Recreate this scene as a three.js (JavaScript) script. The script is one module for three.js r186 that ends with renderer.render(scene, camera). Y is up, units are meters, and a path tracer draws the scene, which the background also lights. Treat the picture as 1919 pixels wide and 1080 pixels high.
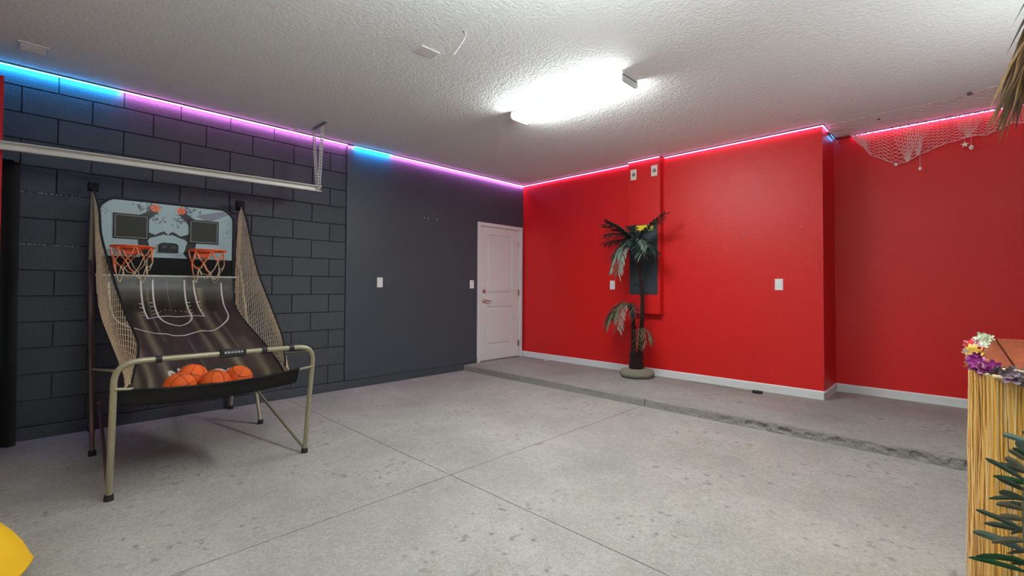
import * as THREE from 'three';
import { mergeGeometries, toCreasedNormals } from 'three/addons/utils/BufferGeometryUtils.js';
import { RoundedBoxGeometry } from 'three/addons/geometries/RoundedBoxGeometry.js';
import { RectAreaLightUniformsLib } from 'three/addons/lights/RectAreaLightUniformsLib.js';

// ---------- camera, exposure, room size ----------
const H = 2.8966, STEP = 0.0794, STEP_Z = 1.2735, OUT_X = 4.1814, REC_Z = -0.6, FRONT_Z = 6.5, RIGHT_X = 6.5;
const scene = new THREE.Scene();
scene.background = new THREE.Color(0x000000);
const camera = new THREE.PerspectiveCamera(2 * Math.atan(540 / 864.43) * 180 / Math.PI, 1919 / 1080, 0.05, 60);
camera.position.set(5.193, 1.1988, 5.5828);
camera.rotation.set(0.0205, 0.7732, 0.0056, 'YXZ');
camera.setViewOffset(1919, 1080, 0, 17.82, 1919, 1080);
const renderer = new THREE.WebGLRenderer({ antialias: true });
renderer.toneMapping = THREE.LinearToneMapping;
renderer.toneMappingExposure = 1.1;
renderer.shadowMap.enabled = true;
RectAreaLightUniformsLib.init();
const LAMP = { main: 62, side: 92, up: 30, down: 3, upNear: 160, downNear: 5, blue: 220, pink: 85, pinkRed: 9 }, LAMP_WHITE = new THREE.Color().setRGB(0.945, 1, 0.985);

// ---------- helpers ----------
let seed = 1234567;
const rnd = () => { seed = (seed * 1664525 + 1013904223) >>> 0; return seed / 4294967296; };
const rr = (a, b) => a + (b - a) * rnd();
const V = (x, y, z) => new THREE.Vector3(x, y, z);
const lerp = (a, b, t) => a + (b - a) * t;
const smooth = (a, b, x) => { const t = Math.min(1, Math.max(0, (x - a) / (b - a))); return t * t * (3 - 2 * t); };
const used = new Map();
function numbered(n) { const k = used.get(n) || 0; used.set(n, k + 1); return k ? n + '_' + String(k).padStart(3, '0') : n; }
function tag(o, label, category, group) { o.userData.label = label; o.userData.category = category; if (group) o.userData.group = group; return o; }
function thing(name, label, category, base = [0, 0, 0], group) {
  const g = new THREE.Group(); g.name = numbered(name); g.position.set(...base); g.userData.base = base; scene.add(g);
  return tag(g, label, category, group);
}
// geometry is given in room coordinates; it is moved into its thing's own frame
function part(name, geo, m, parent, label) {
  let b = [0, 0, 0], p = parent;
  while (p) { if (p.userData.base) { b = p.userData.base; break; } p = p.parent; }
  const geos = Array.isArray(geo) ? (geo.length > 1 ? mergeGeometries(geo.map((g) => clean(g))) : geo[0]) : geo;
  geos.translate(-b[0], -b[1], -b[2]);
  const o = new THREE.Mesh(geos, m); o.name = parent && parent !== scene ? name : numbered(name); o.castShadow = o.receiveShadow = true;
  (parent || scene).add(o); if (label) o.userData.label = label; return o;
}
function struct(name, geo, m, parent) { const o = part(name, geo, m, parent || scene); if (!parent) o.userData.kind = 'structure'; return o; }
function structGroup(name) { const g = new THREE.Group(); g.name = numbered(name); g.userData.kind = 'structure'; scene.add(g); return g; }
function clean(g) { const q = g.index ? g.toNonIndexed() : g; for (const k of Object.keys(q.attributes)) if (!['position', 'normal', 'uv'].includes(k)) q.deleteAttribute(k); if (!q.attributes.uv) q.setAttribute('uv', new THREE.BufferAttribute(new Float32Array(q.attributes.position.count * 2), 2)); return q; }
// uv in metres, by the facing of each triangle
function metric(g0) {
  const g = g0.index ? g0.toNonIndexed() : g0, p = g.attributes.position, uv = new Float32Array(p.count * 2);
  const a = V(), b = V(), c = V(), n = V();
  for (let i = 0; i < p.count; i += 3) {
    a.fromBufferAttribute(p, i); b.fromBufferAttribute(p, i + 1); c.fromBufferAttribute(p, i + 2);
    n.crossVectors(b.clone().sub(a), c.clone().sub(a)); const x = Math.abs(n.x), y = Math.abs(n.y), z = Math.abs(n.z);
    [a, b, c].forEach((q, k) => { const [u, v] = y >= x && y >= z ? [q.x, q.z] : x >= z ? [q.z, q.y] : [q.x, q.y]; uv[(i + k) * 2] = u; uv[(i + k) * 2 + 1] = v; });
  }
  g.setAttribute('uv', new THREE.BufferAttribute(uv, 2)); return g;
}
const box = (x0, x1, y0, y1, z0, z1) => metric(new THREE.BoxGeometry(x1 - x0, y1 - y0, z1 - z0).translate((x0 + x1) / 2, (y0 + y1) / 2, (z0 + z1) / 2));
const rbox = (x0, x1, y0, y1, z0, z1, r = 0.004, s = 2) => metric(new RoundedBoxGeometry(x1 - x0, y1 - y0, z1 - z0, s, r).translate((x0 + x1) / 2, (y0 + y1) / 2, (z0 + z1) / 2));
function roundPath(pts, rad) {
  const out = [V(...pts[0])];
  for (let i = 1; i < pts.length - 1; i++) {
    const p = V(...pts[i]), a = V(...pts[i - 1]).sub(p), b = V(...pts[i + 1]).sub(p);
    const r = Math.min(rad, a.length() * 0.45, b.length() * 0.45), A = p.clone().add(a.setLength(r)), B = p.clone().add(b.setLength(r));
    for (let k = 0; k <= 6; k++) { const t = k / 6; out.push(A.clone().multiplyScalar((1 - t) * (1 - t)).addScaledVector(p, 2 * t * (1 - t)).addScaledVector(B, t * t)); }
  }
  out.push(V(...pts[pts.length - 1])); return out;
}
class Poly extends THREE.Curve { constructor(p) { super(); this.p = p; const l = [0]; for (let i = 1; i < p.length; i++) l.push(l[i - 1] + p[i].distanceTo(p[i - 1])); this.l = l; }
  getPoint(t, o = V()) { const L = this.l[this.l.length - 1] * t; let i = 1; while (i < this.l.length - 1 && this.l[i] < L) i++; const s = (L - this.l[i - 1]) / Math.max(1e-9, this.l[i] - this.l[i - 1]); return o.copy(this.p[i - 1]).lerp(this.p[i], Math.min(1, Math.max(0, s))); } getPointAt(t, o) { return this.getPoint(t, o); } }
function tube(pts, r, n = 24, rs = 8) {   // closed ends
  const P = pts.map((p) => (p.isVector3 ? p : V(...p))), curve = P.length === 2 ? new THREE.LineCurve3(P[0], P[1]) : new Poly(P);
  const g = clean(new THREE.TubeGeometry(curve, P.length === 2 ? 1 : n, r, rs)), caps = [];
  for (const [p, q] of [[P[0], P[1]], [P[P.length - 1], P[P.length - 2]]]) { const c = new THREE.CircleGeometry(r, rs); c.lookAt(p.clone().sub(q)); c.translate(p.x, p.y, p.z); caps.push(clean(c)); }
  return mergeGeometries([g, ...caps]);
}
const smoothTube = (pts, r, n = 32, rs = 8) => tube(new THREE.CatmullRomCurve3(pts.map((p) => (p.isVector3 ? p : V(...p))), false, 'centripetal').getPoints(n), r, n, rs);
// many thin strings as three-sided prisms in one geometry
function strings(segs, r) {
  const pos = new Float32Array(segs.length * 54); let o = 0; const d = V(), u = V(), w = V();
  for (const [a, b] of segs) {
    d.subVectors(b, a).normalize(); u.set(0, 1, 0); if (Math.abs(d.y) > 0.9) u.set(1, 0, 0); u.cross(d).normalize(); w.crossVectors(d, u);
    const ring = (p, k) => { const t = k * 2.0944, c = Math.cos(t) * r, s = Math.sin(t) * r; return [p.x + u.x * c + w.x * s, p.y + u.y * c + w.y * s, p.z + u.z * c + w.z * s]; };
    for (let k = 0; k < 3; k++) { const A = ring(a, k), B = ring(a, k + 1), C = ring(b, k), D = ring(b, k + 1); for (const q of [A, B, D, A, D, C]) { pos[o++] = q[0]; pos[o++] = q[1]; pos[o++] = q[2]; } }
  }
  const g = new THREE.BufferGeometry(); g.setAttribute('position', new THREE.BufferAttribute(pos, 3)); g.computeVertexNormals(); return clean(g);
}
function diamond(S, nu, nv) { const s = []; for (let j = 0; j < nv; j++) for (let i = 0; i <= nu; i++) for (const d of [-1, 1]) { if (i + d < 0 || i + d > nu || (i + j) % 2) continue; s.push([S(i / nu, j / nv), S((i + d) / nu, (j + 1) / nv)]); } return s; }
function surface(S, nu, nv, thick = 0) {   // grid sheet with uv; thick > 0 adds a back sheet and closed rim
  const pos = [], uv = [], idx = [], N = (nu + 1) * (nv + 1);
  for (let j = 0; j <= nv; j++) for (let i = 0; i <= nu; i++) { const p = S(i / nu, j / nv); pos.push(p.x, p.y, p.z); uv.push(i / nu, 1 - j / nv); }
  for (let j = 0; j < nv; j++) for (let i = 0; i < nu; i++) { const a = j * (nu + 1) + i, b = a + 1, c = a + nu + 1, d = c + 1; idx.push(a, c, b, b, c, d); }
  const g = new THREE.BufferGeometry(); g.setAttribute('position', new THREE.Float32BufferAttribute(pos, 3)); g.setAttribute('uv', new THREE.Float32BufferAttribute(uv, 2)); g.setIndex(idx); g.computeVertexNormals();
  if (!thick) return g;
  const n = g.attributes.normal, P2 = pos.slice(), U2 = uv.concat(uv), I2 = idx.slice();
  for (let i = 0; i < N; i++) P2.push(pos[i * 3] - n.getX(i) * thick, pos[i * 3 + 1] - n.getY(i) * thick, pos[i * 3 + 2] - n.getZ(i) * thick);
  for (let k = 0; k < idx.length; k += 3) I2.push(idx[k] + N, idx[k + 2] + N, idx[k + 1] + N);
  const rim = []; for (let i = 0; i <= nu; i++) rim.push(i); for (let j = 1; j <= nv; j++) rim.push(j * (nu + 1) + nu); for (let i = nu - 1; i >= 0; i--) rim.push(nv * (nu + 1) + i); for (let j = nv - 1; j > 0; j--) rim.push(j * (nu + 1));
  for (let k = 0; k < rim.length; k++) { const a = rim[k], b = rim[(k + 1) % rim.length]; I2.push(a, b, a + N, b, b + N, a + N); }
  const h = new THREE.BufferGeometry(); h.setAttribute('position', new THREE.Float32BufferAttribute(P2, 3)); h.setAttribute('uv', new THREE.Float32BufferAttribute(U2, 2)); h.setIndex(I2);
  return toCreasedNormals(h, 1.0);
}

// ---------- procedural textures ----------
function noiseGrid(n, s) { let q = s; const a = new Float32Array(n * n); for (let i = 0; i < a.length; i++) { q = (q * 1664525 + 1013904223) >>> 0; a[i] = q / 4294967296; } return a; }
function vnoise(n, s) { const g = noiseGrid(n, s); return (u, v) => { const x = u * n, y = v * n, x0 = Math.floor(x), y0 = Math.floor(y), fx = x - x0, fy = y - y0, sx = fx * fx * (3 - 2 * fx), sy = fy * fy * (3 - 2 * fy), m = (k) => ((k % n) + n) % n, at = (i, j) => g[m(j) * n + m(i)]; return lerp(lerp(at(x0, y0), at(x0 + 1, y0), sx), lerp(at(x0, y0 + 1), at(x0 + 1, y0 + 1), sx), sy); }; }
function tex(size, f, srgb) {
  const d = new Uint8Array(size * size * 4);
  for (let y = 0; y < size; y++) for (let x = 0; x < size; x++) { const c = f(x / size, y / size), o = (y * size + x) * 4, a = Array.isArray(c) ? c : [c, c, c]; for (let k = 0; k < 3; k++) d[o + k] = Math.max(0, Math.min(255, a[k] * 255)); d[o + 3] = 255; }
  const t = new THREE.DataTexture(d, size, size); t.wrapS = t.wrapT = THREE.RepeatWrapping; t.magFilter = THREE.LinearFilter; t.minFilter = THREE.LinearFilter; if (srgb) t.colorSpace = THREE.SRGBColorSpace; t.needsUpdate = true; return t;
}
const per = (t, metres) => { const c = t.clone(); c.repeat.set(1 / metres, 1 / metres); c.needsUpdate = true; return c; };
const n4 = vnoise(4, 11), n8 = vnoise(8, 21), n16 = vnoise(16, 31), n32 = vnoise(32, 41), n64 = vnoise(64, 51), n128 = vnoise(128, 61), n256 = vnoise(256, 71), n512 = vnoise(512, 81);
const concreteMap = tex(1024, (u, v) => {
  const a = n4(u, v) * 0.35 + n8(u, v) * 0.3 + n16(v, u) * 0.2 + n64(u, v) * 0.15, f = n512(u, v), m = n256(u, v);
  let k = 0.86 + (a - 0.5) * 0.2 + (f - 0.5) * 0.07 + (m - 0.5) * 0.05;
  if (f > 0.93 && n16(u, v) > 0.45) k += 0.10;
  const stain = smooth(0.66, 0.8, n8(v + 0.3, u)) * smooth(0.45, 0.8, n64(v, u)); k -= stain * 0.03 + smooth(0.68, 0.9, n64(v, u + 0.4) * 0.7 + n128(u, v) * 0.3) * smooth(0.45, 0.75, n8(u, v)) * 0.2; k += (m - 0.5) * 0.05;
  const b = smooth(0.55, 0.9, n32(u, v)) * 0.015;
  return [k, k * 0.985 - b * 0.3, k * 0.955 - b];
}, true);
const concreteBump = tex(512, (u, v) => n512(u, v) * 0.4 + n128(u, v) * 0.35 + n64(u, v) * 0.25);
const knockdown = tex(1024, (u, v) => { const w = (n32(u, v) - 0.5) * 0.012, q = n64(u + w, v - w) * 0.5 + n128(u - w, v + w) * 0.38 + n256(u, v) * 0.12; return smooth(0.36, 0.62, q); });
const orangePeel = tex(512, (u, v) => n64(u, v) * 0.35 + n128(u, v) * 0.5 + n256(u, v) * 0.15);
const pitted = tex(512, (u, v) => { const a = n64(u, v) * 0.4 + n128(u, v) * 0.35 + n256(u, v) * 0.25; return smooth(0.25, 0.6, a); });
const woodMap = tex(512, (u, v) => { const g = n8(u * 6, v * 0.5) * 0.4 + n64(u * 2, v * 0.12) * 0.35 + n256(u, v * 0.06) * 0.25, k = 0.55 + g * 0.5; return [0.70 * k, 0.36 * k, 0.19 * k]; }, true);
const fabricBump = tex(256, (u, v) => 0.5 + 0.25 * Math.sin(u * 256 * 0.785) * Math.sin(v * 256 * 0.785) + 0.25 * n128(u, v));
const barkMap = tex(256, (u, v) => { const k = 0.5 + 0.5 * n64(u, v * 0.4) + 0.3 * (n16(u, v) - 0.5); return [0.30 * k, 0.17 * k, 0.12 * k]; }, true);

const std = (o) => new THREE.MeshStandardMaterial(o), rgb = (r, g, b) => new THREE.Color().setRGB(r, g, b);
const M = {
  concrete: std({ color: rgb(0.485, 0.485, 0.475), map: per(concreteMap, 2.3), bumpMap: per(concreteBump, 0.7), bumpScale: 0.0012, roughness: 0.72 }),
  concrete2: std({ color: rgb(0.42, 0.445, 0.44), map: per(concreteMap, 2.9), bumpMap: per(concreteBump, 0.7), bumpScale: 0.0012, roughness: 0.72 }),
  rawEdge: std({ color: rgb(0.42, 0.405, 0.40), map: per(concreteMap, 0.9), bumpMap: per(concreteBump, 0.35), bumpScale: 0.004, roughness: 0.95 }),
  joint: std({ color: rgb(0.11, 0.105, 0.10), roughness: 1 }),
  ceiling: std({ color: rgb(0.82, 0.845, 0.84), bumpMap: per(knockdown, 1.1), bumpScale: 0.0017, roughness: 0.9 }),
  red: new THREE.MeshPhysicalMaterial({ specularIntensity: 0.8, color: rgb(0.63, 0.011, 0.010), bumpMap: per(orangePeel, 0.5), bumpScale: 0.0012, roughness: 0.42 }),
  navy: std({ color: rgb(0.052, 0.063, 0.080), bumpMap: per(orangePeel, 0.5), bumpScale: 0.0012, roughness: 0.5 }),
  block: std({ color: rgb(0.052, 0.062, 0.076), bumpMap: per(pitted, 0.45), bumpScale: 0.0011, roughness: 0.6 }),
  block2: std({ color: rgb(0.047, 0.057, 0.071), bumpMap: per(pitted, 0.5), bumpScale: 0.0013, roughness: 0.62 }),
  mortar: std({ color: rgb(0.020, 0.023, 0.030), bumpMap: per(pitted, 0.4), bumpScale: 0.002, roughness: 0.8 }),
  white: std({ color: rgb(0.74, 0.74, 0.74), roughness: 0.42 }),
  door: std({ color: rgb(0.73, 0.73, 0.74), roughness: 0.45, bumpMap: per(orangePeel, 0.3), bumpScale: 0.0002 }),
  plate: std({ color: rgb(0.85, 0.85, 0.84), roughness: 0.3 }),
  cream: std({ color: rgb(0.72, 0.68, 0.56), roughness: 0.4 }),
  grey: std({ color: rgb(0.22, 0.22, 0.22), roughness: 0.5 }),
  nickel: std({ color: rgb(0.62, 0.60, 0.56), roughness: 0.3, metalness: 1 }),
  galv: std({ color: rgb(0.82, 0.81, 0.77), roughness: 0.45, metalness: 0.15 }),
  frame: std({ color: rgb(0.34, 0.31, 0.21), roughness: 0.38, metalness: 0.35 }),
  frameDark: std({ color: rgb(0.10, 0.065, 0.06), roughness: 0.4, metalness: 0.4 }),
  black: std({ color: rgb(0.012, 0.012, 0.013), roughness: 0.6 }),
  blackCloth: std({ color: rgb(0.008, 0.008, 0.009), roughness: 0.9, bumpMap: fabricBump, bumpScale: 0.0005 }),
  rubber: std({ color: rgb(0.015, 0.015, 0.015), roughness: 0.8 }),
  cord: std({ color: rgb(0.62, 0.47, 0.30), roughness: 0.9 }),
  hoop: std({ color: rgb(0.85, 0.10, 0.02), roughness: 0.4 }),
  netCream: std({ color: rgb(0.72, 0.58, 0.36), roughness: 0.85 }),
  ball: std({ color: rgb(0.90, 0.13, 0.006), roughness: 0.55, bumpMap: per(pitted, 0.12), bumpScale: 0.0004 }),
  seam: std({ color: rgb(0.05, 0.015, 0.008), roughness: 0.8 }),
  window: std({ color: rgb(0.012, 0.014, 0.012), roughness: 0.5 }),
  line: std({ color: rgb(0.36, 0.37, 0.35), roughness: 0.5 }),
  leaf: std({ color: rgb(0.030, 0.062, 0.050), roughness: 0.42, side: THREE.DoubleSide }),
  leafPale: std({ color: rgb(0.19, 0.27, 0.22), roughness: 0.45, side: THREE.DoubleSide }),
  leafOlive: std({ color: rgb(0.13, 0.13, 0.075), roughness: 0.5, side: THREE.DoubleSide }),
  leafBright: std({ color: rgb(0.025, 0.11, 0.04), roughness: 0.38, side: THREE.DoubleSide }),
  bark: std({ color: rgb(0.55, 0.50, 0.48), map: per(barkMap, 0.25), bumpMap: per(pitted, 0.2), bumpScale: 0.004, roughness: 0.9 }),
  stone: std({ color: rgb(0.42, 0.41, 0.30), bumpMap: per(pitted, 0.3), bumpScale: 0.006, roughness: 0.8 }),
  wood: std({ color: rgb(0.95, 0.95, 0.95), map: per(woodMap, 0.5), roughness: 0.38 }),
  darkWood: std({ color: rgb(0.10, 0.05, 0.03), roughness: 0.7 }),
  raffia: std({ color: rgb(0.86, 0.47, 0.09), roughness: 0.6, side: THREE.DoubleSide }),
  raffiaPale: std({ color: rgb(0.92, 0.64, 0.27), roughness: 0.55, side: THREE.DoubleSide }),
  thatch: std({ color: rgb(0.12, 0.062, 0.022), roughness: 0.8, side: THREE.DoubleSide }),
  fishnet: std({ color: rgb(0.80, 0.58, 0.55), roughness: 0.85 }),
  shell: std({ color: rgb(0.85, 0.78, 0.70), roughness: 0.4 }),
  brownShell: std({ color: rgb(0.16, 0.09, 0.08), roughness: 0.5 }),
  redCloth: std({ color: rgb(0.50, 0.004, 0.012), roughness: 0.75, bumpMap: fabricBump, bumpScale: 0.0004 }),
  yellow: std({ color: rgb(0.90, 0.52, 0.008), roughness: 0.7, bumpMap: per(fabricBump, 0.15), bumpScale: 0.0004 }),
  panelGrey: std({ color: rgb(0.052, 0.066, 0.075), roughness: 0.35, metalness: 0.2 }),
  sticker: std({ color: rgb(0.85, 0.60, 0.03), roughness: 0.5 }),
  greenSticker: std({ color: rgb(0.12, 0.40, 0.06), roughness: 0.5 }),
  lens: new THREE.MeshStandardMaterial({ color: 0xffffff, emissive: rgb(1, 1, 1), emissiveIntensity: 2.2, roughness: 0.4 }),
  pink: new THREE.MeshStandardMaterial({ color: 0xffffff, emissive: rgb(1, 0.32, 0.95), emissiveIntensity: 2.8 }),
  pinkBright: new THREE.MeshStandardMaterial({ color: 0xffffff, emissive: rgb(1, 0.32, 0.95), emissiveIntensity: 5 }),
  blueDim: new THREE.MeshStandardMaterial({ color: 0xffffff, emissive: rgb(0.10, 0.55, 1), emissiveIntensity: 0.35 }),
  blue: new THREE.MeshStandardMaterial({ color: 0xffffff, emissive: rgb(0.10, 0.55, 1), emissiveIntensity: 1.8 }),
};

// ---------- room ----------
{ // floor: slabs between saw-cut joints over a dark base
  const f = structGroup('floor');
  part('joint_bed', box(-0.2, RIGHT_X + 0.2, -0.12, -0.006, -0.9, FRONT_Z + 0.2), M.joint, f);
  const jx = 2.838, jz = 3.724, g = 0.0028;
  for (const [a, b] of [[0, jx - g], [jx + g, RIGHT_X]]) for (const [c, d] of [[STEP_Z - 0.02, jz - g], [jz + g, FRONT_Z]]) part('floor_slab', box(a, b, -0.06, 0, c, d), M.concrete, f);
}
{ // raised slab along the back with a rough broken front edge
  const g = structGroup('raised_slab');
  part('slab_top', box(0, RIGHT_X, 0.0, STEP, REC_Z, STEP_Z - 0.03), M.concrete2, g);
  const rough = (x, t) => { const k = 0.25 + 0.75 * smooth(2.6, 4.2, x), q = n64(x * 0.5, t * 0.045 + 0.37) - 0.5, w = n256(x * 0.45, t * 0.05) - 0.5, chip = smooth(0.66, 0.8, n64(x * 0.24, t * 0.02 + 0.6)); return k * (q * 0.014 + w * 0.012 - chip * 0.016); };
  const S = (u, v) => {   // v: 0 at the floor .. 1 inner top
    const x = u * RIGHT_X, t = v; const notch = Math.abs(x - 2.871) < 0.006 ? -0.012 : 0;
    if (t <= 0.75) { const q = t / 0.75; return V(x, q * (STEP - 0.004) + (q > 0.98 ? rough(x * 1.7, 0.3) * 0.18 : 0), STEP_Z - 0.006 + rough(x, q) * (0.3 + 0.7 * Math.sin(q * Math.PI)) + notch - q * 0.006); }
    const q = (t - 0.75) / 0.25; return V(x, STEP + 0.0006 - 0.004 * (1 - q) * (1 - q) , STEP_Z - 0.012 - q * 0.03 + rough(x, 1) * 0.5 * (1 - q));
  };
  const nose = surface(S, 1600, 18); nose.deleteAttribute('uv'); part('broken_edge', metric(flip(nose)), M.rawEdge, g);
}
function flip(g) { const i = g.index.array; for (let k = 0; k < i.length; k += 3) { const t = i[k]; i[k] = i[k + 1]; i[k + 1] = t; } g.computeVertexNormals(); return g; }
struct('ceiling', box(-0.2, RIGHT_X + 0.2, H, H + 0.15, -0.9, FRONT_Z + 0.2), M.ceiling);

const BZ = 3.0688;
{ // left wall: drywall with a door, then painted concrete blocks
  const w = structGroup('wall_left');
  part('drywall', [box(-0.16, 0, 0, H, -0.9, 0.085), box(-0.16, 0, 2.142, H, 0.085, 0.952), box(-0.16, 0, 0.0, H, 0.952, BZ), box(-0.16, 0, 0, STEP, 0.085, 0.952)], M.navy, w);
  part('edge_board', rbox(0, 0.012, 0.0985, H, BZ - 0.082, BZ, 0.003), M.navy, w);
  part('bottom_board', rbox(0, 0.016, 0.0985, 0.166, 1.012, BZ - 0.0, 0.004), M.navy, w);
  part('mortar_bed', box(-0.16, -0.0075, 0, H, BZ, FRONT_Z + 0.1), M.mortar, w);
  part('footing', rbox(-0.02, 0.010, 0, 0.0955, STEP_Z + 0.003, FRONT_Z, 0.005), M.block, w);
  const hb = 0.0977, ch = 0.2032, L = 0.4064, g = 0.0035, cache = new Map();
  const blockGeo = (len, hgt, k) => { const key = len.toFixed(3) + '|' + hgt.toFixed(3) + k; if (!cache.has(key)) {
    const s = new THREE.Shape(); const a = len / 2 - g - 0.003, b = hgt / 2 - g - 0.003; s.moveTo(-a, -b); s.lineTo(a, -b); s.lineTo(a, b); s.lineTo(-a, b); s.closePath();
    const e = new THREE.ExtrudeGeometry(s, { depth: 0.004, bevelEnabled: true, bevelThickness: 0.0035, bevelSize: 0.003, bevelSegments: 1 }); e.rotateY(Math.PI / 2); e.translate(-0.0075, 0, 0);
    const m = metric(e), uv = m.attributes.uv; for (let i = 0; i < uv.count; i++) uv.setXY(i, uv.getX(i) + k * 0.173, uv.getY(i) + k * 0.31); cache.set(key, m); } return cache.get(key); };
  for (let k = 0; k < 14; k++) {
    const y0 = hb + k * ch, y1 = Math.min(H - 0.002, y0 + ch); let z = 3.4689 + (k % 2 ? 0 : 0.2032) - 2 * L;
    for (; z < FRONT_Z; z += L) { const a = Math.max(z, BZ), b = Math.min(z + L, FRONT_Z); if (b - a < 0.03) continue;
      const v = Math.floor(rnd() * 3), o = new THREE.Mesh(blockGeo(b - a, y1 - y0, v), rnd() < 0.6 ? M.block : M.block2); o.name = 'concrete_block'; o.castShadow = o.receiveShadow = true; o.position.set(rr(-0.0006, 0.0006), (y0 + y1) / 2, (a + b) / 2); w.add(o); }
  }
  const chips = [];   // bare mortar showing white in two joints
  for (const [k, za, zb] of [[9, 5.36, 5.74], [7, 5.36, 5.72]]) { const y = hb + k * ch; for (let z = za; z < zb;) { const l = rr(0.005, 0.03); chips.push(box(-0.0078, -0.0035, y - 0.0016, y + 0.0016, z, z + l)); z += l + rr(0.004, 0.02); } }
  for (const [k, z] of [[8, 5.68], [6, 5.69]]) { const y = hb + k * ch; for (let q = 0.02; q < 0.18; q += rr(0.01, 0.03)) chips.push(box(-0.0078, -0.0035, y + q, y + q + rr(0.004, 0.014), z, z + 0.003)); }
  part('bare_mortar', chips, M.white, w);
  for (const [y, z] of [[2.14, 1.966], [2.14, 1.754], [2.136, 1.90]]) part('wall_anchor', new THREE.CylinderGeometry(0.006, 0.006, 0.004, 8).rotateZ(Math.PI / 2).translate(0.002, y, z), M.white, w);
}
{ // back wall, its return and the deeper alcove wall
  const w = struct('wall_back', box(0, OUT_X, 0, H, -0.75, 0), M.red);
  for (const [x, y] of [[3.985, 1.86], [3.42, 1.83], [0.35, 0.86]]) part('nail_hole', new THREE.CylinderGeometry(0.007, 0.007, 0.003, 8).rotateX(Math.PI / 2).translate(x, y, 0.001), M.grey, w);
  struct('wall_alcove', box(OUT_X, RIGHT_X + 0.2, 0, H, -0.9, REC_Z), M.red);
  struct('chase_column', rbox(2.013, 2.457, 0.876, H, -0.02, 0.1, 0.004), M.red);
  struct('wall_right', box(RIGHT_X, RIGHT_X + 0.2, 0, H, -0.9, FRONT_Z + 0.2), M.navy);
  const f = structGroup('wall_front'); // sectional garage door behind the camera's left
  part('header', box(0, RIGHT_X, 2.25, H, FRONT_Z, FRONT_Z + 0.2), M.navy, f);
  part('jamb', box(0, 0.35, 0, 2.25, FRONT_Z, FRONT_Z + 0.2), M.navy, f); part('jamb', box(5.3, RIGHT_X, 0, 2.25, FRONT_Z, FRONT_Z + 0.2), M.navy, f);
  for (let k = 0; k < 4; k++) part('garage_door_panel', rbox(0.35, 5.3, k * 0.5625 + 0.003, (k + 1) * 0.5625 - 0.003, FRONT_Z + 0.04, FRONT_Z + 0.09, 0.006), M.white, f);
}
{ // white baseboards on the raised slab
  const prof = (len) => { const s = new THREE.Shape(); s.moveTo(0, 0); s.lineTo(0.014, 0); s.lineTo(0.014, 0.072); s.quadraticCurveTo(0.013, 0.086, 0.004, 0.088); s.lineTo(0, 0.088); s.closePath(); return new THREE.ExtrudeGeometry(s, { depth: len, bevelEnabled: false }); };
  struct('baseboard_back', metric(prof(OUT_X + 0.012).rotateY(-Math.PI / 2).translate(OUT_X + 0.014, STEP, 0)), M.white);
  struct('baseboard_return', metric(prof(-REC_Z + 0.014).translate(OUT_X, STEP, REC_Z)), M.white);
  struct('baseboard_alcove', metric(prof(RIGHT_X - OUT_X).rotateY(-Math.PI / 2).translate(RIGHT_X, STEP, REC_Z)), M.white);
}
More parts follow.
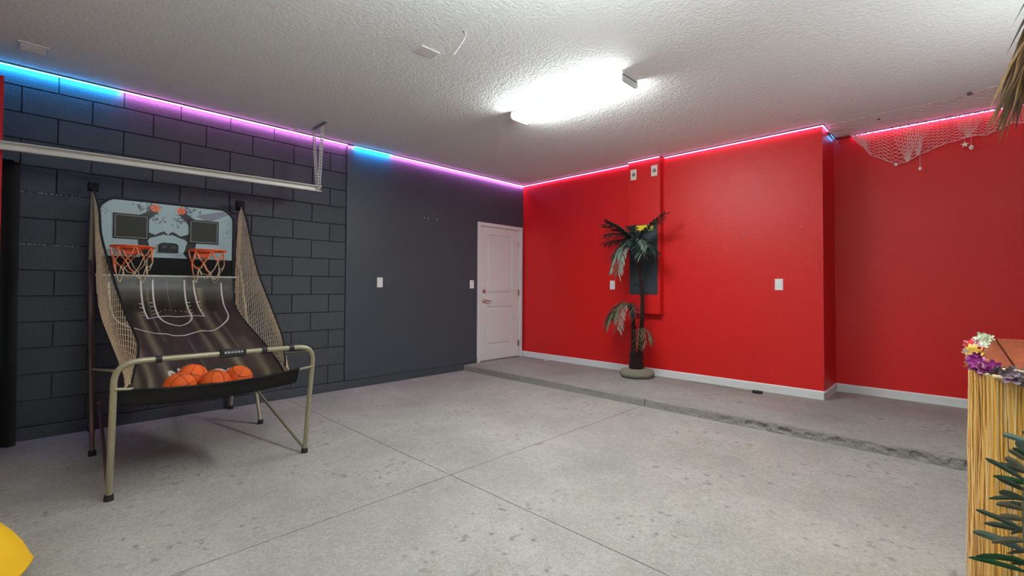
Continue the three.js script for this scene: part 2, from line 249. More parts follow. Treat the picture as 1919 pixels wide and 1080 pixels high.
{ // entry door in the corner
  const d = structGroup('door_1'), z0 = 0.09, z1 = 0.947, y0 = STEP + 0.012, y1 = 2.136;
  part('casing', [rbox(0, 0.016, STEP, 2.14, 0.952, 1.009, 0.004), rbox(0, 0.016, STEP, 2.14, 0.030, 0.085, 0.004), rbox(0, 0.016, 2.138, 2.192, 0.030, 1.009, 0.004)], M.white, d);
  part('jamb', [box(-0.12, 0.004, STEP, 2.142, 0.947, 0.953), box(-0.12, 0.004, STEP, 2.142, 0.084, 0.09), box(-0.12, 0.004, 2.136, 2.142, 0.084, 0.953)], M.white, d);
  const sh = new THREE.Shape(); sh.moveTo(z0, y0); sh.lineTo(z1, y0); sh.lineTo(z1, y1); sh.lineTo(z0, y1); sh.closePath();
  const pan = [[0.262, 0.79, 1.125, 2.015], [0.262, 0.79, 0.330, 0.905]];
  for (const [a, b, c, e] of pan) { const h = new THREE.Path(); h.moveTo(a, c); h.lineTo(a, e); h.lineTo(b, e); h.lineTo(b, c); h.closePath(); sh.holes.push(h); }
  const turn = (g) => g.rotateY(-Math.PI / 2).scale(1, 1, 1);   // shape (z, y) extruded into the room
  const slab = turn(new THREE.ExtrudeGeometry(sh, { depth: 0.04, bevelEnabled: true, bevelThickness: 0.008, bevelSize: 0.012, bevelOffset: -0.012, bevelSegments: 3 })); slab.computeBoundingBox(); slab.translate(-0.008 - slab.boundingBox.max.x, 0, 0);
  const sl = part('door_slab', metric(slab), M.door, d);
  for (const [a, b, c, e] of pan) { const s = new THREE.Shape(); s.moveTo(a + 0.03, c + 0.03); s.lineTo(b - 0.03, c + 0.03); s.lineTo(b - 0.03, e - 0.03); s.lineTo(a + 0.03, e - 0.03); s.closePath();
    const p = turn(new THREE.ExtrudeGeometry(s, { depth: 0.02, bevelEnabled: true, bevelThickness: 0.008, bevelSize: 0.02, bevelSegments: 2 })); p.computeBoundingBox(); p.translate(-0.012 - p.boundingBox.max.x, 0, 0); part('door_panel', metric(p), M.door, sl);
    part('panel_back', box(-0.045, -0.024, c - 0.012, e + 0.012, a - 0.012, b + 0.012), M.door, sl); }
  const hx = -0.006; // lever handle, deadbolt, hinges
  part('lever_handle', [new THREE.CylinderGeometry(0.03, 0.033, 0.014, 20).rotateZ(-Math.PI / 2).translate(hx + 0.005, 1.0, 0.868), new THREE.CylinderGeometry(0.011, 0.011, 0.05, 12).rotateZ(Math.PI / 2).translate(hx + 0.03, 1.0, 0.868), smoothTube([[hx + 0.052, 1.0, 0.878], [hx + 0.055, 1.003, 0.84], [hx + 0.054, 0.998, 0.80], [hx + 0.05, 0.99, 0.762]], 0.0085, 12)], M.nickel, d);
  part('deadbolt', [new THREE.CylinderGeometry(0.028, 0.031, 0.016, 20).rotateZ(-Math.PI / 2).translate(hx + 0.006, 1.145, 0.868), rbox(hx + 0.012, hx + 0.034, 1.137, 1.153, 0.855, 0.881, 0.003)], M.nickel, d);
  for (const y of [1.915, 1.12, 0.302]) part('hinge', [new THREE.CylinderGeometry(0.007, 0.007, 0.1, 10).translate(0.004, y, 0.0885), box(-0.008, -0.0055, y - 0.048, y + 0.048, 0.092, 0.118)], M.nickel, d);
  part('threshold', rbox(-0.12, 0.01, STEP, STEP + 0.01, 0.088, 0.95, 0.003), M.grey, d);
}

// ---------- wall plates ----------
function wallPlate(name, label, cat, kind, at, face, m = M.plate, w = 0.078, h = 0.122) {   // face: 'x' looks along +x, 'z' along +z
  const t = thing(name, label, cat, at), loc = [], tog = [], scr = [];
  loc.push(new RoundedBoxGeometry(w, h, 0.007, 3, 0.003).translate(0, 0, 0.0035));
  if (kind === 'rocker') tog.push(new RoundedBoxGeometry(0.034, 0.066, 0.008, 2, 0.002).rotateX(0.06).translate(0, 0, 0.0065));
  else if (kind === 'toggle') tog.push(new RoundedBoxGeometry(0.011, 0.024, 0.006, 2, 0.001).translate(0, 0, 0.007), new RoundedBoxGeometry(0.008, 0.012, 0.016, 2, 0.002).rotateX(-0.5).translate(0, 0.004, 0.012));
  else if (kind === 'outlet') for (const s of [-1, 1]) tog.push(new THREE.CylinderGeometry(0.017, 0.017, 0.004, 20).rotateX(Math.PI / 2).translate(0, s * 0.02, 0.008));
  else tog.push(new THREE.CylinderGeometry(0.026, 0.026, 0.006, 20).rotateX(Math.PI / 2).translate(0.004, 0, 0.008));
  for (const s of [-1, 1]) scr.push(new THREE.CylinderGeometry(0.003, 0.003, 0.002, 8).rotateX(Math.PI / 2).translate(0, s * 0.048, 0.0075));
  const go = (gs) => gs.map((g) => { if (face === 'x') g.rotateY(Math.PI / 2); return clean(g.translate(...at)); });
  part('cover_plate', go(loc), m, t); for (const q of go(tog)) part({ rocker: 'rocker', toggle: 'toggle', outlet: 'receptacle', single: 'receptacle' }[kind], q, kind === 'single' ? M.grey : m, t); for (const q of go(scr)) part('screw', q, M.nickel, t);
  return t;
}
wallPlate('outlet_plate', 'white wall plate in the middle of the dark drywall left of the door', 'outlet', 'rocker', [0, 1.258, 2.621], 'x');
wallPlate('light_switch', 'white light switch beside the white door casing', 'light switch', 'toggle', [0, 1.25, 1.114], 'x');
wallPlate('light_switch', 'white wall plate on the red wall just left of the palm tree', 'light switch', 'rocker', [1.705, 1.247, 0], 'z');
wallPlate('light_switch', 'white rocker switch alone on the wide red wall between palm tree and corner', 'light switch', 'rocker', [3.777, 1.252, 0], 'z');
wallPlate('outlet_plate', 'cream outlet high on the red column, the one further from the outer edge', 'outlet', 'single', [2.088, 2.708, 0.1], 'z', M.cream, 0.085, 0.14);
wallPlate('outlet_plate', 'cream outlet high on the red column, nearest its outer edge', 'outlet', 'single', [2.383, 2.714, 0.1], 'z', M.cream, 0.085, 0.14);
{ // breaker panel on the red column
  const t = thing('breaker_panel', 'dark grey metal breaker panel behind the palm tree on the red column', 'panel', [2.23, 1.57, 0.1]);
  part('panel_frame', rbox(2.032, 2.43, 1.125, 2.035, 0.1, 0.109, 0.004), M.panelGrey, t);
  const d = part('panel_door', rbox(2.055, 2.407, 1.15, 1.93, 0.109, 0.116, 0.003), M.panelGrey, t);
  part('latch', rbox(2.07, 2.09, 1.50, 1.56, 0.115, 0.122, 0.002), M.black, d);
  part('warning_sticker', box(2.12, 2.37, 1.955, 2.025, 0.1085, 0.1096), M.sticker, t, 'yellow warning sticker along the top');
  part('sticker', box(2.30, 2.36, 1.945, 1.975, 0.1095, 0.1102), M.greenSticker, t, 'small green sticker');
}

// ---------- ceiling fixtures ----------
function ceilingLight(label, x0, x1, z0, z1, power) {
  const xc = (x0 + x1) / 2, zc = (z0 + z1) / 2, t = thing('ceiling_light', label, 'ceiling light', [xc, H, zc]), w = z1 - z0, len = x1 - x0;
  part('housing', rbox(x0 + 0.004, x1 - 0.004, H - 0.022, H, z0 + 0.012, z1 - 0.012, 0.003), M.white, t);
  const s = new THREE.Shape(), a = w / 2; s.moveTo(-a + 0.008, -0.022); s.lineTo(-a, -0.030); s.lineTo(-a + 0.006, -0.062); s.quadraticCurveTo(-a + 0.014, -0.074, -a + 0.03, -0.076); s.lineTo(a - 0.03, -0.076); s.quadraticCurveTo(a - 0.014, -0.074, a - 0.006, -0.062); s.lineTo(a, -0.030); s.lineTo(a - 0.008, -0.022); s.closePath();
  const ex = (l) => new THREE.ExtrudeGeometry(s, { depth: l, bevelEnabled: false }).rotateY(Math.PI / 2);
  part('lens', clean(ex(len - 0.02).translate(x0 + 0.01, H, zc)), M.lens, t);
  for (const x of [x0, x1 - 0.01]) part('end_cap', [clean(ex(0.01).scale(1, 1.05, 1.03).translate(x, H, zc)), box(x, x + 0.01, H - 0.03, H, z0 + 0.004, z1 - 0.004)], M.endCap ||= std({ color: rgb(0.55, 0.55, 0.55), roughness: 0.5 }), t);
  const L = (w2, h2, x, y, z, tx, ty, tz, pw = power) => { const l = new THREE.RectAreaLight(LAMP_WHITE, pw, w2, h2); l.name = 'ceiling_light_glow'; l.position.set(x, y, z); l.lookAt(x + tx, y + ty, z + tz); scene.add(l); };
  L(len - 0.04, w - 0.06, xc, H - 0.079, zc, 0, -1, 0.0001);
  L(len - 0.04, 0.040, xc, H - 0.048, z0 - 0.003, 0, 0, -1, LAMP.side); L(len - 0.04, 0.040, xc, H - 0.048, z1 + 0.003, 0, 0, 1, LAMP.side);
}
ceilingLight('long white wraparound tube light glowing on the grey ceiling', 2.105, 3.322, 2.215, 2.45, LAMP.main);
// added fill lamps, unseen beyond the frame, glowing mostly upwards to brighten the ceiling
function addedFillLamp(label, xc, y, zc, alongX, up, down) {
  const t = thing('added_fill_light', label, 'added fill light', [xc, H, zc]), P = (x0, x1, y0, y1, z0, z1, r = 0.003) => (alongX ? rbox(xc + x0, xc + x1, y + y0, y + y1, zc + z0, zc + z1, r) : rbox(xc + z0, xc + z1, y + y0, y + y1, zc + x0, zc + x1, r));
  part('housing', [P(-0.61, 0.61, -0.02, 0.03, -0.13, -0.11), P(-0.61, 0.61, -0.02, 0.03, 0.11, 0.13), P(-0.61, -0.59, -0.02, 0.03, -0.13, 0.13), P(0.59, 0.61, -0.02, 0.03, -0.13, 0.13), P(-0.6, 0.6, -0.002, 0.008, -0.12, 0.12)], M.white, t);
  part('upper_lens', P(-0.59, 0.59, 0.01, 0.026, -0.11, 0.11), M.lens, t); part('lower_lens', P(-0.59, 0.59, -0.018, -0.004, -0.11, 0.11), M.lens, t);
  for (const q of [-0.46, 0.46]) { const x = alongX ? xc + q : xc, z = alongX ? zc : zc + q; part('suspension_wire', tube([[x, y + 0.005, z], [x, H, z]], 0.003, 1, 6), M.grey, t); }
  for (const [d, pw] of [[1, up], [-1, down]]) { const l = new THREE.RectAreaLight(LAMP_WHITE, pw, 1.16, 0.2); l.name = 'added_fill_light_glow'; l.position.set(xc, y + (d > 0 ? 0.030 : -0.022), zc); l.up.set(alongX ? 0 : 1, 0, alongX ? 1 : 0); l.lookAt(xc, y + d, zc); scene.add(l); }
}
addedFillLamp('long added fill light hanging low on two wires, unseen beyond the bar', 6.11, 1.72, 2.16, false, LAMP.up, LAMP.down);
addedFillLamp('long added fill light hanging on two wires, unseen over the near end', 4.76, 2.28, 4.45, true, LAMP.upNear, LAMP.downNear);
{
  const t = thing('ceiling_vent', 'small framed ceiling vent above the blue end of the light strip', 'vent', [0.46, H, 5.64]);
  part('vent_frame', [rbox(0.38, 0.54, H - 0.008, H, 5.565, 5.578, 0.002), rbox(0.38, 0.54, H - 0.008, H, 5.705, 5.718, 0.002), rbox(0.38, 0.393, H - 0.008, H, 5.57, 5.71, 0.002), rbox(0.527, 0.54, H - 0.008, H, 5.57, 5.71, 0.002)], M.white, t);
  for (let k = 0; k < 5; k++) part('louvre', box(-0.012, 0.012, -0.0008, 0.0008, 5.578, 5.705).rotateZ(0.6).translate(0.41 + k * 0.025, H - 0.006, 0), M.white, t);
  const c = thing('ceiling_cover_plate', 'square blank cover plate on the ceiling beside the dangling wire', 'cover plate', [2.45, H, 3.67]);
  part('plate', rbox(2.40, 2.51, H - 0.010, H, 3.59, 3.745, 0.004), M.ceilPlate ||= std({ color: rgb(0.70, 0.70, 0.69), roughness: 0.6 }), c); for (const z of [3.61, 3.72]) part('screw', new THREE.CylinderGeometry(0.004, 0.004, 0.003, 8).translate(2.455, H - 0.011, z), M.grey, c);
  const wv = thing('loose_wire', 'thin white wire dangling from a hole in the ceiling', 'wire', [2.855, H, 3.643]);
  part('wire', smoothTube([[2.84, H + 0.002, 3.66], [2.856, H - 0.006, 3.645], [2.862, H - 0.035, 3.645], [2.845, H - 0.09, 3.668], [2.815, H - 0.165, 3.705]], 0.003, 24, 6), M.white, wv);
  part('hole_rim', new THREE.TorusGeometry(0.007, 0.003, 6, 14).rotateX(Math.PI / 2).translate(2.848, H - 0.001, 3.652), M.grey, wv);
}

// ---------- LED strips under the ceiling ----------
function ledStrip(label, a, b, n, m, col, power) {   // a, b: [x, z] along the wall face; n: into the room
  const A = V(a[0], H - 0.017, a[1]), B = V(b[0], H - 0.017, b[1]), d = B.clone().sub(A), len = d.length(), mid = A.clone().add(B).multiplyScalar(0.5).addScaledVector(V(n[0], 0, n[1]), 0.0065);
  const t = thing('led_strip', label, 'light strip', [mid.x, mid.y, mid.z]), rot = Math.atan2(-d.z, d.x);
  part('diffuser', new RoundedBoxGeometry(len, 0.011, 0.010, 2, 0.003).rotateY(rot).translate(mid.x, mid.y, mid.z), m, t);
  part('mounting_channel', new THREE.BoxGeometry(len, 0.004, 0.013).rotateY(rot).translate(mid.x, mid.y + 0.008, mid.z), M.black, t);
  const l = new THREE.RectAreaLight(col, power, len, 0.010); l.name = 'led_strip_glow'; l.position.copy(mid).add(V(n[0] * 0.024, -0.012, n[1] * 0.024)); l.lookAt(l.position.x - n[0], l.position.y - 0.75, l.position.z - n[1]); scene.add(l);
}
const PINK = rgb(1, 0.25, 0.95), BLUE = rgb(0.02, 0.38, 1), SP = LAMP.pinkRed;
ledStrip('blue light strip above the block wall over the garage door track', [0, 6.2], [0, 5.119], [1, 0], M.blue, BLUE, LAMP.blue);
ledStrip('pink light strip above the block wall between the two blue runs', [0, 5.119], [0, 2.985], [1, 0], M.pink, PINK, LAMP.pink);
ledStrip('short blue light strip over the corner of the dark drywall', [0.0125, 2.985], [0.0125, 2.48], [1, 0], M.blue, BLUE, LAMP.blue);
ledStrip('pink light strip above the dark drywall and the white door', [0, 2.48], [0, 0.0], [1, 0], M.pink, PINK, LAMP.pink);
ledStrip('pink light strip above the red wall between room corner and column', [0.014, 0], [2.013, 0], [0, 1], M.pink, PINK, SP);
ledStrip('short pink light strip around the head of the red column', [2.013, 0.1], [2.457, 0.1], [0, 1], M.pink, PINK, SP);
ledStrip('pink light strip above the red wall between column and outer corner', [2.472, 0], [OUT_X + 0.012, 0], [0, 1], M.pink, PINK, SP);
ledStrip('shortest pink light strip, just round the outer corner of the red wall', [OUT_X, 0], [OUT_X, -0.22], [1, 0], M.pink, PINK, SP);
ledStrip('short blue light strip on the red return wall at the outer corner', [OUT_X, -0.36], [OUT_X, REC_Z + 0.015], [1, 0], M.blueDim, BLUE, 30);
ledStrip('pink light strip in the alcove behind the fishing net', [OUT_X + 0.17, REC_Z], [6.2, REC_Z], [0, 1], M.pinkBright, PINK, SP * 2);
{ const t = thing('strip_cable', 'dark cable joining the light strips at the inner corner of the alcove', 'cable', [OUT_X, H - 0.02, -0.4]); part('cable', smoothTube([[OUT_X + 0.006, H - 0.012, -0.22], [OUT_X + 0.012, H - 0.03, -0.35], [OUT_X + 0.02, H - 0.02, REC_Z + 0.03], [OUT_X + 0.10, H - 0.026, REC_Z + 0.012], [OUT_X + 0.175, H - 0.017, REC_Z + 0.007]], 0.004, 40, 6), M.black, t); }

// ---------- garage door track ----------
{
  const t = thing('garage_door_track', 'white steel garage door track hanging in front of the block wall', 'track', [0.42, 2.22, 4.6]), hg = thing('track_hanger', 'perforated steel hanger straps holding the track end to the ceiling', 'hanger', [0.42, H, 3.56]);
  const X = 0.42, prof = [[-0.022, 0.030], [-0.022, -0.018], [-0.012, -0.030], [0.020, -0.030], [0.024, -0.022], [0.021, -0.0275], [0.019, -0.0275], [-0.011, -0.0275], [-0.0195, -0.017], [-0.0195, 0.0275], [0.016, 0.0275], [0.020, 0.020], [0.023, 0.022], [0.019, 0.030]];
  const path = [V(X, 2.218, 3.55), V(X, 2.205, 4.4), V(X, 2.19, 5.2), V(X, 2.172, 5.80)]; for (let k = 1; k <= 10; k++) { const a = k / 10 * Math.PI / 2; path.push(V(X, 2.172 - 0.36 * (1 - Math.cos(a)), 5.80 + 0.36 * Math.sin(a))); } path.push(V(X, 0.05, 6.16));
  const pos = [], idx = []; path.forEach((p, i) => { const q = path[Math.min(i + 1, path.length - 1)].clone().sub(path[Math.max(i - 1, 0)]).normalize(), up = V(0, q.z, -q.y); for (const [a, b] of prof) pos.push(p.x + a, p.y + up.y * b, p.z + up.z * b); });
  const K = prof.length; for (let i = 0; i < path.length - 1; i++) for (let k = 0; k < K; k++) { const a = i * K + k, b = i * K + (k + 1) % K; idx.push(a, b, a + K, b, b + K, a + K); }
  const g = new THREE.BufferGeometry(); g.setAttribute('position', new THREE.Float32BufferAttribute(pos, 3)); g.setIndex(idx); part('rail', toCreasedNormals(clean(g), 0.6), M.galv, t);
  // two perforated hanger straps from the ceiling to the track's end
  const strap = (a, b, w) => { const s = new THREE.Shape(), A = V(...a), B = V(...b), L = A.distanceTo(B); s.moveTo(-w / 2, 0); s.lineTo(w / 2, 0); s.lineTo(w / 2, L); s.lineTo(-w / 2, L); s.closePath();
    for (let q = 0.03; q < L - 0.02; q += 0.032) { const h = new THREE.Path(); h.absellipse(0, q, w * 0.2, 0.010, 0, Math.PI * 2, true); s.holes.push(h); }
    const e = new THREE.ExtrudeGeometry(s, { depth: 0.003, bevelEnabled: false, curveSegments: 5 }), lip = new THREE.BoxGeometry(0.003, L, w * 0.8).translate(-w / 2, L / 2, -w * 0.4 + 0.003), m = mergeGeometries([clean(e), clean(lip)]);
    const y = A.clone().sub(B).normalize(), x = V(0, 0, -1).cross(y).normalize(); const f = V(0.7, 0, 0.7); const z = f.addScaledVector(y, -f.dot(y)).normalize(), xx = y.clone().cross(z); m.applyMatrix4(new THREE.Matrix4().makeBasis(xx, y, z)); return m.translate(B.x, B.y, B.z); };
  part('hanger_strap', strap([0.455, H, 3.555], [0.425, 2.20, 3.575], 0.034), M.galv, hg); part('hanger_strap', strap([0.25, H, 3.565], [0.412, 2.21, 3.585], 0.030), M.galv, hg);
  part('ceiling_bracket', [rbox(0.22, 0.54, H - 0.006, H, 3.54, 3.575, 0.002), rbox(0.22, 0.54, H - 0.034, H, 3.571, 3.575, 0.001)], M.grey, hg);
  for (const [y, z] of [[2.235, 3.585], [2.212, 3.565]]) part('bolt', new THREE.CylinderGeometry(0.008, 0.008, 0.012, 6).rotateZ(Math.PI / 2).translate(0.446, y, z), M.grey, t);
  const b = thing('wall_bracket', 'small crossed metal bracket left on the wall under the pink strip', 'bracket', [0.02, H - 0.02, 3.715]);
  part('bracket_arm', box(-0.05, 0.05, -0.009, 0.009, -0.002, 0.002).rotateY(0.5).rotateX(0.3).translate(0.055, H - 0.014, 3.70), M.galv, b); part('bracket_foot', box(0, 0.11, H - 0.003, H, 3.69, 3.73), M.galv, b);
}

// ---------- arcade basketball game ----------
{
  const t = thing('arcade_basketball_game', 'folding two-hoop arcade basketball game with black ramp and side nets', 'arcade game', [0.95, 0, 4.755]);
  const ZL = 5.29, ZR = 4.22, r = 0.0165;
  const side = (z, inward) => {
    part('brace', [tube([[1.765, 0.03, z], [0.66, 0.335, z + inward * 0.03]], 0.011, 1), new THREE.SphereGeometry(0.017, 10, 8).translate(0.665, 0.335, z + inward * 0.03)], z > 5 ? M.frameDark : M.frame, t);
    part('rear_leg', tube([[0.785, 0.022, z + inward * -0.01], [0.10, 1.40, z + inward * -0.01]], r * 0.9, 1), z > 5 ? M.frameDark : M.frame, t);
    part('rear_pole', tube(roundPath([[0.06, 0.022, z + inward * 0.03], [0.085, 1.30, z], [0.12, 2.02, z]], 0.1), r, 20), M.frame, t);
    for (const [x, zz] of [[1.775, z], [0.79, z - inward * 0.01], [0.06, z + inward * 0.03]]) part('foot_cap', new THREE.CylinderGeometry(0.021, 0.023, 0.035, 14).translate(x, 0.0175, zz), M.rubber, t);
    part('pole_sleeve', rbox(0.085, 0.165, z > 5 ? 1.97 : 1.945, 2.04, z - 0.035, z + 0.035, 0.012, 3), M.blackCloth, t, 'black cloth sleeve on the pole top');
    part('tray_link', tube([[1.90, 0.637, z], [1.87, 0.622, z + inward * 0.085]], 0.0085, 1), M.frame, t);
    part('cross_link', tube([[0.51, 0.57, z], [1.885, 0.735, z]], 0.008, 1), M.frame, t);
  };
  side(ZL, -1); side(ZR, 1);
  part('front_frame', tube(roundPath([[1.775, 0.01, ZL], [1.915, 0.74, ZL], [1.885, 0.782, ZL - 0.1], [1.885, 0.782, ZR + 0.1], [1.915, 0.74, ZR], [1.775, 0.01, ZR]].map((p, i) => (i === 2 || i === 3 ? null : i === 1 ? [1.912, 0.782, ZL] : i === 4 ? [1.912, 0.782, ZR] : p)).filter(Boolean), 0.11), r, 80, 10), M.frame, t);
  const slv = part('label_sleeve', [rbox(1.885, 1.939, 0.757, 0.807, 4.655, 4.80, 0.01, 3)], M.black, t, 'black sleeve with a small printed label');
  for (let k = 0; k < 6; k++) part('label_mark', box(1.9385, 1.9402, 0.783, 0.795, 4.675 + k * 0.018, 4.688 + k * 0.018), M.line, slv);
  for (const z of [5.10, 4.545, 4.375]) part('strap', new THREE.CylinderGeometry(r + 0.005, r + 0.005, 0.03, 14).rotateX(Math.PI / 2).translate(1.912, 0.782, z), M.black, t);
  part('top_bar', tube([[0.205, 1.285, 5.27], [0.205, 1.285, 4.24]], 0.0085, 1), M.galv, t);

  // ramp: rises from the ball pit to the foot of the backboard
  const pr = [[0.21, 1.283, 5.255, 4.30], [0.235, 1.15, 5.255, 4.30], [0.30, 1.03, 5.25, 4.295], [0.48, 0.93, 5.24, 4.29], [0.75, 0.83, 5.225, 4.28], [1.05, 0.73, 5.21, 4.27], [1.35, 0.615, 5.195, 4.265], [1.55, 0.532, 5.205, 4.275], [1.70, 0.505, 5.23, 4.285], [1.80, 0.53, 5.25, 4.295], [1.875, 0.628, 5.268, 4.303]];
  const cx = new THREE.CatmullRomCurve3(pr.map((p) => V(p[0], p[1], 0)), false, 'centripetal'), cz = new THREE.CatmullRomCurve3(pr.map((p, i) => V(i, p[2], p[3])));
  const LEN = cx.getLength();
  const R = (u, v) => { const p = cx.getPointAt(v), k = cx.getUtoTmapping(v), q = cz.getPoint(k), z = lerp(q.y, q.z, u), s = 1 - (2 * u - 1) ** 2, sag = smooth(0.45, 0.93, v);
    const pit = smooth(0.62, 0.86, v) * (1 - smooth(0.93, 1, v)) * 0.025, edge = smooth(0.9, 1, v) * 0.035;
    const wr = (Math.sin(u * 31 + v * 5) * 0.35 + Math.sin(u * 17 - v * 7 + 1) * 0.5 + (n16(u * 0.9, v * 0.12) - 0.5) * 1.6) * 0.013 * smooth(0.0, 0.18, v) * (1 - smooth(0.82, 0.95, v)) * s;
    return V(p.x - wr * 0.5, p.y - (pit + edge) * s - 0.03 * smooth(0.2, 0.6, v) * (1 - sag) * s + wr, z); };
  const cv = document.createElement('canvas'); cv.width = 1024; cv.height = 2048; const c = cv.getContext('2d');
  c.fillStyle = '#282113'; c.fillRect(0, 0, 1024, 2048);
  for (let k = 0; k < 500; k++) { c.fillStyle = `rgba(${70 + rnd() * 50},${58 + rnd() * 45},${48 + rnd() * 38},${rnd() * 0.10})`; c.fillRect(rnd() * 1024, rnd() * 2048, 3 + rnd() * 30, 100 + rnd() * 900); }
  for (const [u, w, a, m0, m1] of [[0.14, 34, 0.3, 0.5, 1.7], [0.25, 40, 0.34, 0.35, 1.5], [0.33, 16, 0.25, 0.1, 0.9], [0.60, 30, 0.25, 0.3, 1.2], [0.72, 52, 0.32, 0.1, 1.5], [0.80, 20, 0.22, 0.4, 1.1], [0.88, 60, 0.2, 0.9, 1.7], [0.06, 40, 0.25, 0.9, 1.7]]) { const g = c.createLinearGradient(u * 1024 - w, 0, u * 1024 + w, 0); g.addColorStop(0, 'rgba(172,160,124,0)'); g.addColorStop(0.5, `rgba(172,160,124,${a * 1.7})`); g.addColorStop(1, 'rgba(172,160,124,0)'); c.fillStyle = g; c.fillRect(u * 1024 - w, m0 / LEN * 2048, 2 * w, (m1 - m0) / LEN * 2048); }  // sheen on the vinyl folds, painted into the print as pale streaks
  const X = (u) => u * 1024, Y = (m) => m / LEN * 2048; c.strokeStyle = '#d9cfc6'; c.lineCap = 'butt'; c.lineWidth = 13;
  const pl = (pts) => { c.beginPath(); pts.forEach(([u, m], i) => (i ? c.lineTo(X(u), Y(m)) : c.moveTo(X(u), Y(m)))); c.stroke(); };
  pl([[0.285, 0.03], [0.295, 0.45], [0.705, 0.45], [0.675, 0.03]]);
  { const p = [[0.37, 0.03], [0.37, 0.40]]; for (let k = 0; k <= 20; k++) { const a = k / 20 * Math.PI; p.push([0.49 - 0.12 * Math.cos(a), 0.42 + 0.19 * Math.sin(a)]); } p.push([0.605, 0.03]); pl(p); }
  { const p = [[0.07, 0.05], [0.075, 0.30]]; for (let k = 0; k <= 28; k++) { const a = k / 28 * Math.PI; p.push([0.49 - 0.415 * Math.cos(a), 0.38 + 0.40 * Math.sin(a)]); } p.push([0.905, 0.05]); pl(p); }
  c.lineWidth = 9; for (const [u, d] of [[0.285, -1], [0.695, 1], [0.36, -1], [0.615, 1]]) for (const m of [0.24, 0.28, 0.34, 0.39]) pl([[u, m], [u + d * 0.022, m]]);
  for (let k = 1; k < 9; k++) { const a = k / 9 * Math.PI; pl([[0.49 - 0.115 * Math.cos(a) - 0.005, 0.40 - 0.06 * Math.sin(a)], [0.49 - 0.115 * Math.cos(a) + 0.005, 0.40 - 0.06 * Math.sin(a)]]); }
  c.lineWidth = 4; c.strokeStyle = 'rgba(200,190,180,.45)'; pl([[0.47, 0.03], [0.49, 0.40]]); pl([[0.49, 0.85], [0.50, 1.35]]);
  c.fillStyle = '#cfcac2'; c.font = 'bold 150px sans-serif'; c.save(); c.translate(X(0.24), Y(1.47)); c.scale(0.85, 1); c.fillText('N', 0, 0); c.restore(); c.strokeStyle = '#cfcac2'; c.lineWidth = 24; for (const [u, w] of [[0.40, 0.05], [0.55, 0.05], [0.66, 0.04]]) { c.beginPath(); c.arc(X(u), Y(1.455), w * 1024, 3.3, 6.1); c.stroke(); }
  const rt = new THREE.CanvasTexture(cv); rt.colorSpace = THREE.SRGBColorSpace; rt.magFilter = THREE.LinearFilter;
  part('ramp_lining', surface((u, v) => R(u, v).add(V(-0.0025, -0.0035, 0)), 60, 90, 0.002), M.blackCloth, t, 'plain black underside of the ramp');
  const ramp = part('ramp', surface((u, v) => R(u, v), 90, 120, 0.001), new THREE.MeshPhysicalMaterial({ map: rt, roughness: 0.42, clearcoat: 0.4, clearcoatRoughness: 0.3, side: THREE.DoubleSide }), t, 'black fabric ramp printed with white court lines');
  const rim = []; for (let k = 0; k <= 30; k++) rim.push(R(k / 30, 1)); part('binding', tube(rim, 0.007, 60, 6), M.blackCloth, ramp);

  // side nets between the ramp's edge and a cord from the pole top down to the pit
  const netSide = (front, u) => { const fc = new THREE.CatmullRomCurve3(front.map((p) => V(...p)), false, 'centripetal'), S = (a, b) => { const low = R(u, 0.835 * a), top = fc.getPointAt(a), up = a < 0.001 ? 0 : 0, low2 = low.clone(); low2.y += 0; if (a < 0.18) low2.lerp(V(0.10, lerp(1.95, 1.15, a / 0.18), u ? ZR + 0.01 : ZL - 0.01), 1 - a / 0.18); const p = low2.lerp(top, b); p.z += (u ? -1 : 1) * 0.02 * Math.sin(b * Math.PI) * smooth(0.1, 0.6, a) + up; return p; };
    const n = part('side_net', strings(diamond(S, 56, 16), 0.0027), M.cord, t, 'tan diamond-mesh side net'); const e1 = [], e2 = []; for (let k = 0; k <= 30; k++) { e1.push(S(k / 30, 1)); e2.push(S(k / 30, 0)); }
    part('net_binding', [tube(e1, 0.0075, 60, 6), tube(e2, 0.006, 60, 6)], M.blackCloth, n); return n; };
  netSide([[0.16, 1.99, ZL], [0.38, 1.78, ZL - 0.025], [0.50, 1.60, 5.262], [0.77, 1.25, 5.205], [1.07, 1.0, 5.16], [1.32, 0.80, 5.12], [1.50, 0.60, 5.17]], 0);
  netSide([[0.18, 1.985, ZR], [0.36, 1.81, ZR], [0.476, 1.63, ZR], [0.70, 1.33, ZR], [1.07, 1.01, ZR], [1.32, 0.784, ZR], [1.40, 0.64, ZR + 0.01], [1.50, 0.60, 4.265]], 1);

  // backboard with print, target windows, scoreboard and hoops
  const bz0 = 4.29, bz1 = 5.26, by0 = 1.445, by1 = 1.925, bx = 0.20, cut = 0.075;
  const outline = (m) => { const s = new THREE.Shape(); s.moveTo(-bz1 + m, by0 + m); s.lineTo(-bz0 - m, by0 + m); s.lineTo(-bz0 - m, by1 - cut); s.lineTo(-bz0 - cut, by1 - m); s.lineTo(-bz1 + cut, by1 - m); s.lineTo(-bz1 + m, by1 - cut); s.closePath(); return s; };
  const bg = new THREE.ExtrudeGeometry(outline(0), { depth: 0.012, bevelEnabled: false }); { const p = bg.attributes.position, uv = bg.attributes.uv; for (let i = 0; i < p.count; i++) uv.setXY(i, (p.getX(i) + bz1) / (bz1 - bz0), (p.getY(i) - by0) / (by1 - by0)); }
  bg.rotateY(Math.PI / 2).translate(bx - 0.012, 0, 0);
  const b2 = document.createElement('canvas'); b2.width = 1024; b2.height = 508; const k = b2.getContext('2d'), UX = (z) => (bz1 - z) / (bz1 - bz0) * 1024, UY = (y) => (by1 - y) / (by1 - by0) * 508;
